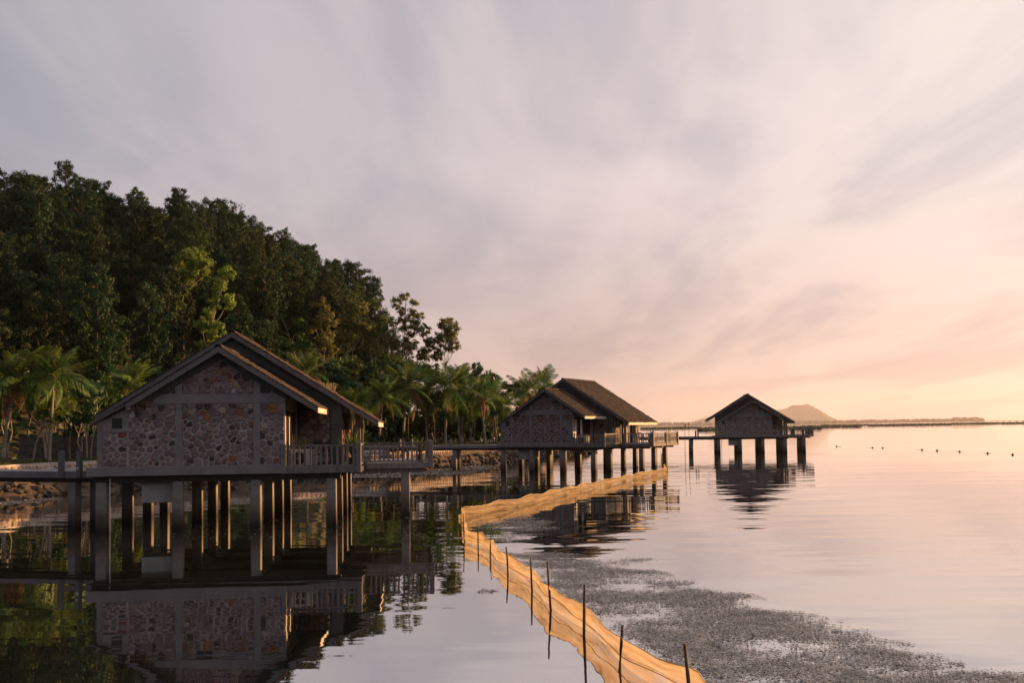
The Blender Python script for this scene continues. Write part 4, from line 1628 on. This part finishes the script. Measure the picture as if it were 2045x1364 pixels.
px_tree('broadleaf_tree', 655, 112, [(640, 610, 16, 18), (655, 640, 22, 20), (628, 650, 14, 22), (650, 680, 22, 22), (665, 705, 14, 14)], 'leaf_euca', 'bark_pale', 'tree in the lower wood right of the near roof peak, golden sunlight painted into its leaves', 4, .25, .9, .14)  # golden low sun painted in through the yellower leaf material
px_tree('broadleaf_tree', 600, 112, [(560, 625, 14, 14), (548, 650, 12, 16), (595, 655, 24, 20), (575, 690, 30, 18), (608, 690, 20, 18)], 'leaf_broad', 'bark_pale', 'pale green tree low on the slope behind the near roof\'s right side', 5, .25, .9, .14)
px_tree('broadleaf_tree', 700, 118, [(692, 610, 20, 20), (720, 620, 18, 20), (700, 645, 26, 22), (730, 655, 22, 22), (690, 680, 22, 18)], 'leaf_euca', 'bark_pale', 'tree in the middle of the lower wood, golden sunlight painted into its leaves', 6, .26, .9, .15)  # leaf colour carries the golden sunlight here too
px_tree('broadleaf_tree', 752, 120, [(752, 605, 20, 14), (765, 640, 22, 22), (745, 665, 24, 20), (775, 680, 22, 18), (740, 695, 22, 14)], 'leaf_euca', 'bark_pale', 'sunlit tree at the right end of the dense wood', 7, .26, .9, .15)  # part of the golden sunlight is in the leaf colour
px_tree('tall_gum_tree', 795, 122, [(812, 592, 14, 9), (828, 603, 12, 9), (795, 605, 14, 16), (805, 640, 14, 20), (826, 645, 16, 20), (838, 632, 12, 12), (812, 668, 16, 18), (800, 625, 12, 12), (822, 622, 12, 10), (836, 660, 12, 14), (792, 690, 18, 14), (825, 692, 16, 14)], 'leaf_euca', 'bark_pale', 'tall open gum tree on the skyline with a split crown', 8, .19, 1.3, .13)
px_tree('tall_gum_tree', 882, 124, [(893, 645, 18, 14), (905, 660, 14, 20), (888, 668, 18, 20), (878, 685, 14, 18), (912, 690, 8, 10), (898, 695, 14, 12), (900, 675, 16, 16), (886, 655, 14, 14)], 'leaf_euca', 'bark_pale', 'rounded lone gum tree at the right end of the skyline', 9, .19, 1.3, .12)
px_tree('broadleaf_tree', 855, 124, [(850, 660, 10, 18), (858, 690, 16, 20), (845, 710, 18, 16), (872, 712, 18, 12)], 'leaf_broad', 'bark_dark', 'small dark tree between the two skyline gum trees', 10, .26, .9, .12)
px_tree('broadleaf_tree', 965, 128, [(955, 735, 14, 10), (968, 748, 18, 14), (985, 757, 16, 12), (945, 752, 14, 14), (970, 772, 26, 14)], 'leaf_dark', 'bark_dark', 'dark round-headed tree on the skyline left of the middle house', 11, .26, 1.0, .14)
px_tree('broadleaf_tree', 1030, 134, [(1015, 775, 20, 12), (1035, 768, 16, 10), (1045, 785, 20, 14), (1005, 795, 18, 14)], 'leaf_dark', 'bark_dark', 'low dark tree right behind the middle house\'s left eave', 12, .26, 1.0, .13)
# belt of bushy trees behind the palms
for i, (x, y, D, rx, ry, m) in enumerate(((205, 775, 76, 36, 30, 'leaf_broad'), (175, 800, 74, 26, 30, 'leaf_dark'), (300, 730, 86, 36, 26, 'leaf_dark'), (665, 735, 96, 34, 26, 'leaf_dark'), (700, 728, 100, 30, 24, 'leaf_broad'), (735, 735, 102, 32, 26, 'leaf_dark'), (700, 775, 94, 34, 28, 'leaf_dark'), (770, 730, 106, 30, 24, 'leaf_dark'), (815, 728, 108, 30, 24, 'leaf_broad'), (855, 740, 108, 30, 24, 'leaf_broad'), (790, 780, 104, 34, 30, 'leaf_dark'), (860, 790, 104, 32, 28, 'leaf_dark'), (920, 750, 112, 26, 24, 'leaf_broad'), (925, 800, 108, 32, 28, 'leaf_dark'), (985, 800, 116, 32, 24, 'leaf_dark'), (1060, 800, 124, 30, 22, 'leaf_dark'), (60, 770, 72, 44, 40, 'leaf_dark'), (130, 800, 72, 30, 30, 'leaf_dark'), (-10, 800, 70, 40, 40, 'leaf_dark'))):
    px_tree('bushy_tree', x, D, [(x, y, rx * .8, ry * .8), (x - rx * .5, y + ry * .5, rx * .6, ry * .6), (x + rx * .5, y + ry * .45, rx * .6, ry * .6), (x, y + ry * .9, rx * .7, ry * .6)], m, 'bark_dark', 'dense rounded evergreen in the belt between the palms and the hill wood', 200 + i, .27, .9, .10, 'bushy trees behind the palms')
px_tree('sea_grape_tree', 62, 60, [(110, 775, 16, 14), (125, 790, 18, 18), (100, 800, 22, 16), (135, 812, 12, 12), (85, 825, 16, 12), (118, 820, 16, 10)], 'leaf_gold', 'bark_pale', 'small round-leaved tree with leaning double trunk between the two left palms', 31, .26, .7, .075)
px_tree('sea_grape_tree', 160, 61, [(175, 815, 16, 14), (160, 835, 18, 12), (186, 835, 12, 12)], 'leaf_dark', 'bark_pale', 'crooked small tree at the left corner of the nearest house', 32, .2, .7, .06)
px_tree('small_tree', 868, 100, [(862, 795, 16, 14), (872, 812, 14, 12), (855, 818, 14, 10)], 'leaf_broad', 'bark_pale', 'small sunlit tree below the middle palms', 33, .2, .8, .06)
rb = random.Random(71)
for i in range(34):
    x = 690 + i * 12.5 if i < 32 else (150 + (i - 32) * 70)
    D = (112 + max(0, x - 850) * .075 + rb.uniform(-3, 5)) if x > 600 else 70
    y = 846 + rb.uniform(-10, 8)
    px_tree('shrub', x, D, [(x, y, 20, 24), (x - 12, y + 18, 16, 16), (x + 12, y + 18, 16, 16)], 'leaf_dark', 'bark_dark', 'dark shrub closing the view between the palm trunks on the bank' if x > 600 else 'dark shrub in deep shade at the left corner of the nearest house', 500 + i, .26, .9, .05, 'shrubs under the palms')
# thin bare trunks along the bank
rt = random.Random(17)
for i in range(34):
    x = rt.choice((rt.uniform(690, 1000), rt.uniform(690, 1000), rt.uniform(5, 190)))
    D = (rt.uniform(96, 122) if x > 600 else rt.uniform(61, 72)) + max(0, (x - 850) * .07)
    p = at_y(x, 800, D)
    z0 = float(ground_z([(p[0], D)])[0])
    e = empty('thin_tree', (p[0], D, z0), rt.uniform(0, 6.28))
    h = rt.uniform(3.6, 5.2)
    rng = np.random.default_rng(300 + i)
    P, O = clump_points((0, 0, h), (1.1, 1.1, .7), 420, rng, .2)
    add(bpy.data.objects.new('crown', np_mesh('crown', leaf_quads(P, .25, rng, .3, 1.2, O), quads(len(P)), M['leaf_dark'])), e, 'stuff')
    add(bpy.data.objects.new('trunk', trunk_mesh(h, rt.uniform(.05, .085), 400 + i, M['bark_pale'], .55, 3)), e)
    tag(e, 'thin bare-stemmed young tree in the shade among the palm trunks' if x > 600 else 'thin bare-stemmed young tree in the shade behind the two left palms', 'tree', 'thin trees under the palms, right' if x > 600 else 'thin trees under the palms, left')


# palms
def frond_mesh(seed, L_, droop, m, hang=.55):
    rng = np.random.default_rng(seed)
    V, F_ = [], []
    n = 36
    pts = []
    for i in range(n + 1):
        t = i / n
        pts.append(np.array([L_ * (t - .12 * droop * t * t), 0.10 * math.sin(t * 3) * rng.uniform(.8, 1.2), L_ * (.06 * t - droop * .55 * t ** 2.3)]))
    for i in range(n):
        w = .035 * (1 - i / n) + .006
        a, b = pts[i], pts[i + 1]
        k = len(V)
        V += [a + (0, -w, 0), a + (0, w, 0), b + (0, w, 0), b + (0, -w, 0)]
        F_.append((k, k + 1, k + 2, k + 3))
        t = i / n
        if t < .10: continue
        ll = L_ * .30 * (math.sin(math.pi * min(1, .15 + t * .85)) ** .55) * rng.uniform(.85, 1.1)
        tan = (b - a) / np.linalg.norm(b - a)
        for sgn in (-1, 1):
            d = tan * rng.uniform(.35, .85) + np.array([0, sgn, 0]) * rng.uniform(.7, 1.0) + np.array([0, 0, -hang * rng.uniform(.5, 1.3)])
            d /= np.linalg.norm(d)
            mid = a + d * ll * .55
            tip = a + d * ll + np.array([0, 0, -ll * .28 * hang])
            ww = .047 * rng.uniform(.7, 1.3)
            k = len(V)
            V += [a - tan * ww * .6, a + tan * ww * .6, mid + tan * ww, mid - tan * ww, tip + tan * .006, tip - tan * .006]
            F_.append((k, k + 1, k + 2, k + 3))
            F_.append((k + 3, k + 2, k + 4, k + 5))
    return np_mesh('frond', np.array(V), np.array(F_), M[m])


FR_UP = [frond_mesh(k, 3.6, .50, 'leaf_palm', .22) for k in range(3)]
FR_MID = [frond_mesh(10 + k, 3.6, .95, 'leaf_palm', .40) for k in range(3)]
FR_LOW = [frond_mesh(20 + k, 3.3, 1.3, 'leaf_palm', .75) for k in range(2)]
FR_DRY = [frond_mesh(30 + k, 2.9, 1.5, 'leaf_palm_dry', 1.1) for k in range(2)]


def palm(x, yc, D, scale, label, seed, lean=0.0, base_x=None):
    rnd = random.Random(seed)
    bx = base_x if base_x is not None else x
    b = at_y(bx, 800, D)
    z0 = float(ground_z([(b[0], D)])[0])
    c = at_y(x, yc, D)
    root = empty('coconut_palm', (b[0], D, z0))
    dx, hz = c[0] - b[0], c[2] - z0
    mb = MB()
    pts = [(dx * t ** 1.6, 0, -.4 + (hz + .4) * t) for t in (0, .15, .3, .45, .6, .75, .9, 1)]
    mb.tube(pts, [.24 * scale, .17 * scale, .145 * scale, .14 * scale, .135 * scale, .13 * scale, .14 * scale, .10 * scale], 9)
    mb.build('trunk', M['bark_palm'], root)
    n = 23
    for k in range(n):
        t = k / (n - 1)
        az = k * 2.39996 + rnd.uniform(-.25, .25)
        el = R(83 - 125 * t ** .95) + rnd.uniform(-.17, .17)
        me = rnd.choice(FR_UP if t < .45 else FR_MID if t < .75 else (FR_LOW + (FR_DRY if t > .8 else [])))
        o = add(bpy.data.objects.new('frond', me), root, None)
        s = scale * rnd.uniform(.85, 1.1) * (1 if t > .1 else .8)
        o.matrix_local = Matrix.Translation((dx, 0, hz)) @ Matrix.Rotation(az, 4, 'Z') @ Matrix.Rotation(-el, 4, 'Y') @ Matrix.Rotation(rnd.uniform(-.8, .8), 4, 'X') @ Matrix.Scale(s, 4)
    tag(root, label, 'palm tree', 'coconut palms along the bank')


palm(30, 762, 57, .80, 'big sunlit coconut palm at the left edge', 1, base_x=6)
palm(108, 752, 58, .80, 'sunlit coconut palm with straight ringed trunk, second from the left edge', 2, base_x=98)
palm(262, 768, 74, .78, 'coconut palm whose crown shows above the left slope of the near roof', 3)
palm(612, 745, 92, .85, 'coconut palm peeking over the right slope of the near roof', 4)
palm(765, 795, 96, .95, 'coconut palm just right of the near roof\'s right eave', 5, base_x=756)
palm(812, 775, 99, 1.12, 'tall coconut palm rising behind the near house\'s timber deck', 6, base_x=804)
palm(893, 775, 102, 1.15, 'tallest coconut palm, left of the boardwalk\'s paired posts', 7, base_x=888)
palm(955, 790, 105, 1.02, 'coconut palm with drooping yellow fronds left of the middle house', 8, base_x=968)
palm(917, 765, 112, .95, 'coconut palm set back against the sky under the lone gum tree', 12)
palm(1004, 815, 110, .85, 'short coconut palm touching the left eave of the middle house', 9)
palm(1052, 782, 120, 1.0, 'coconut palm above the left slope of the middle house\'s roof', 10)
palm(1086, 768, 126, 1.0, 'coconut palm just left of the middle house\'s roof peak', 11)


palm(705, 812, 93, .85, 'coconut palm in the shade between the near roof\'s right eave and the bank', 13, base_x=700)
palm(848, 800, 103, .95, 'coconut palm between the tall pair behind the near house\'s deck', 14, base_x=852)
palm(925, 812, 106, .9, 'low coconut palm right of the boardwalk\'s paired posts', 15, base_x=920)
palm(983, 800, 114, .95, 'coconut palm leaning beside the middle house\'s left corner', 16, base_x=990)


# grass on the bank
def grass():
    rng = np.random.default_rng(33)
    n = 26000
    s = rng.uniform(36, 140, n) ** 1.0
    s = np.where(rng.random(n) < .55, rng.uniform(40, 68, n), s)
    i = np.minimum((s / .6).astype(int), len(BC) - 2)
    d = 1.95 + rng.uniform(0, 1, n) ** 1.5 * 5
    P = BC[i] + (s / .6 - i)[:, None] * (BC[i + 1] - BC[i]) + BN[i] * d[:, None]
    h = rng.uniform(.08, .26, n)
    a = rng.uniform(0, 6.28, n)
    w = .018
    b = np.c_[P, np.full(n, 1.9)]
    sd = np.c_[np.cos(a), np.sin(a), np.zeros(n)] * w
    tip = b + np.c_[rng.normal(0, .06, n), rng.normal(0, .06, n), h]
    V = np.stack([b - sd, b + sd, tip + sd * .2, tip - sd * .2], 1).reshape(-1, 3)
    o = add(bpy.data.objects.new('grass', np_mesh('grass', V, quads(n), M['grass'])), kind='stuff')
    tag(o, 'rough grass along the top of the bank', 'grass')


grass()

# old block wall behind the left palms
mat('block_old', (.13, .11, .092), (.07, .06, .05), .95, 2, .02, 20, objrand=.2)


def block_wall():
    root = empty('block_wall', (-37.5, 67.5, 1.8), R(-8))
    MB().box(0, 7.5, 0, .25, 0, 1.8).build('wall_core', M['block_old'], root)
    me = MB().box(-.29, .29, -.03, .02, -.115, .115).mesh('block', M['block_old'])
    rnd = random.Random(9)
    for r in range(7):
        for c in range(12):
            x = .3 + c * .61 + (.3 if r % 2 else 0)
            if x > 7.3: continue
            o = add(bpy.data.objects.new('block', me), root)
            o.location = (x, -.002 + rnd.uniform(-.01, .006), .125 + r * .25)
    tag(root, 'old pale block wall in the shade behind the left palms', 'wall')


block_wall()

# ------------------------------------------------------------------ distance: hill, wood, reeds, bridge, floats
def far_hill():
    D = 14000.0
    prof = [(1180, 852), (1300, 850), (1370, 847), (1392, 845), (1400, 838), (1420, 834), (1450, 830), (1500, 826), (1545, 822), (1570, 818), (1583, 811), (1603, 808), (1616, 809), (1628, 818), (1645, 832), (1660, 841), (1680, 846), (1720, 848), (1800, 849)]
    xs = np.array([at_y(x, y, D)[0] for x, y in prof]); zs = np.array([at_y(x, y, D)[2] for x, y in prof])
    X = np.arange(xs[0], xs[-1], 40.0)
    Z = np.interp(X, xs, zs)
    Ys = np.arange(-1500, 1501, 120.0)
    V = []
    for y in Ys:
        f = math.exp(-(y / 750.0) ** 2)
        for x, z in zip(X, Z):
            n = mnoise.fractal(Vector((x * .006, y * .006, 1)), 1.0, 2.0, 5)
            V.append((x, D + y, (z + n * 20) * f - 2 + max(0, n) * 8 * f))
    nx = len(X)
    i = np.arange((len(Ys) - 1) * (nx - 1))
    r, c = i // (nx - 1), i % (nx - 1)
    a = r * nx + c
    add(bpy.data.objects.new('distant_hill', np_mesh('distant_hill', np.array(V), np.c_[a, a + 1, a + nx + 1, a + nx], M['far_green'], True)), kind='structure')


far_hill()


def far_wood():
    rng = np.random.default_rng(4)
    bm_base = rock_mesh('tmp', 3, M['far_green'], 1)
    b = np.array([v.co[:] for v in bm_base.vertices])
    fc = np.array([p.vertices[:] for p in bm_base.polygons])
    V, F_ = [], []
    for k in range(1500):
        x = rng.uniform(1150, 1962)
        D = rng.uniform(8800, 10200)
        p = at_y(x, 850, D)
        hh = 6.0 * rng.uniform(4, 8.5) * (1.25 if 1900 < x < 1955 else 1)
        V.append(b * np.array([hh * rng.uniform(.5, .9), hh * .6, hh * .62]) + np.array([p[0], D, hh * .45]))
        F_.append(fc + k * len(b))
    o = add(bpy.data.objects.new('distant_wood', np_mesh('distant_wood', np.concatenate(V), np.concatenate(F_), M['far_green'], True)), kind='stuff')
    tag(o, 'hazy low wood along the far shore under the distant hill', 'wood')
    # reed beds and low green spits
    V, Q = [], []
    for (x0, x1, D0, D1, n, h) in ((1280, 1400, 1050, 1500, 3500, 1.4), (1395, 1640, 620, 900, 4500, 1.2), (1600, 1720, 900, 1300, 2500, 1.1), (1735, 1900, 1150, 1300, 1500, .8), (1900, 2100, 1500, 1850, 4500, 2.2), (1640, 1920, 1600, 1850, 4500, 2.0)):
        for k in range(n):
            x = rng.uniform(x0, x1); D = rng.uniform(D0, D1)
            p = at_y(x, 850, D)
            if mnoise.noise(Vector((p[0] * .012, D * .004, x0))) < -.12: continue
            Q.append((p[0], D, h * rng.uniform(.2, .9)))
    Q = np.array(Q)
    o = add(bpy.data.objects.new('reed_beds', np_mesh('reed_beds', leaf_quads(Q, 2.2, rng, 0, 1.6), quads(len(Q)), M['reed'])), kind='stuff')
    tag(o, 'low green reed beds across the far water', 'reeds')


far_wood()


def bridge():
    D = 7500.0
    a, b = at_y(1935, 842, D), at_y(2230, 836, D)
    root = empty('road_bridge', (a[0], D, 0))
    L_ = b[0] - a[0]
    mb = MB()
    z0, z1 = a[2], a[2] + 14
    mb.hexa([(0, 0, z0 - 4), (L_, 0, z1 - 4), (0, 14, z0 - 4), (L_, 14, z1 - 4), (0, 0, z0), (L_, 0, z1), (0, 14, z0), (L_, 14, z1)])
    mb.build('deck', M['concrete_far'], root)
    n = 23
    for k in range(n):
        x = L_ * (k + .5) / n
        z = z0 + (z1 - z0) * x / L_
        m = MB()
        m.box(x - 2.4, x + 2.4, 3, 11, -2, z - 4.1)
        m.box(x - 6, x + 6, 2, 12, z - 7.0, z - 3.95)
        m.build('pier', M['concrete_far'], root)
    tag(root, 'long pale road bridge on piers at the far right horizon', 'bridge')


bridge()


def buoy_line():
    mb = MB()
    n = 12
    prof = [(0, -.11), (.07, -.10), (.12, -.03), (.13, .03), (.10, .08), (.05, .11), (.03, .12), (.03, .15), (0, .15)]
    for r, z in prof:
        for k in range(n):
            t = 6.2832 * k / n
            mb.v.append((r * math.cos(t), r * math.sin(t), z))
    for i in range(len(prof) - 1):
        for k in range(n):
            j = (k + 1) % n
            mb.face([i * n + k, i * n + j, (i + 1) * n + j, (i + 1) * n + k], True)
    me = mb.mesh('float', M['float_dark'])
    P = [(54.4, 149.3), (55.6, 137.3), (56.3, 135.2), (57.1, 124), (57.2, 119.8), (57.1, 113.6), (57.1, 106.9), (56.8, 101.0)]
    names = ('farthest', 'second farthest', 'third farthest', 'fourth farthest', 'fourth nearest', 'third nearest', 'second nearest', 'nearest')
    for (x, y), w in zip(P, names):
        o = add(bpy.data.objects.new('float', me))
        o.location = (x, y, .05)
        tag(o, w + ' of the dark floats strung across the open water at the right', 'float', 'dark floats on the open water')
    mb = MB()
    pts = []
    for i in range(len(P) - 1):
        for t in (0, .25, .5, .75): pts.append((P[i][0] + (P[i + 1][0] - P[i][0]) * t, P[i][1] + (P[i + 1][1] - P[i][1]) * t, .03 if t == 0 else -.02))
    pts.append((*P[-1], .03))
    o = mb.tube(pts, .010, 5).build('float_line', M['rope'])
    tag(o, 'thin rope linking the dark floats at the right', 'rope')
    for x, yb, yt, D, lab in ((1375, 0, 846, 108, 'thin bamboo pole with a lashed top right of the middle house\'s deck'), (1367, 0, 851, 112, 'thinner bamboo pole behind the lashed pole beside the middle house'), (1811, 0, 872, 260, 'lone leaning stake far out on the open water'), (1276, 0, 897, 130, 'bamboo stake in the water seen between the middle house\'s piles')):
        b = at_y(x, 850, D); t = at_y(x, yt, D)
        e = empty('bamboo_pole', (b[0], D, 0))
        mb = MB().tube([(0, 0, -.8), (.02, 0, t[2] * .5), (.05 if D < 200 else .5, 0, t[2])], [.035, .03, .02], 6)
        mb.build('pole', M['bamboo'], e)
        if D < 115:
            MB().tube([(.05, 0, t[2] - .25), (.08, 0, t[2] - .05), (.1, 0, t[2] + .25)], [.05, .08, .02], 6).build('lashing', M['float_dark'], e)
        tag(e, lab, 'pole')


buoy_line()

# ------------------------------------------------------------------ haze
hz = MB().box(-16500, 16500, -1500, 16500, -3.0, 430.0)
hm = bpy.data.materials.new('haze')
hm.use_nodes = True
hm.node_tree.nodes.clear()
ho_ = N(hm.node_tree, 'ShaderNodeOutputMaterial')
pv = N(hm.node_tree, 'ShaderNodeVolumePrincipled')
pv.inputs['Color'].default_value = (.95, .915, 1.0, 1)
pv.inputs['Density'].default_value = 0.00004
pv.inputs['Anisotropy'].default_value = 0.25
hm.node_tree.links.new(pv.outputs[0], ho_.inputs['Volume'])
hz.build('haze', hm, kind='stuff')
tag(bpy.data.objects['haze'], 'pale warm haze hanging over the lagoon', 'haze')
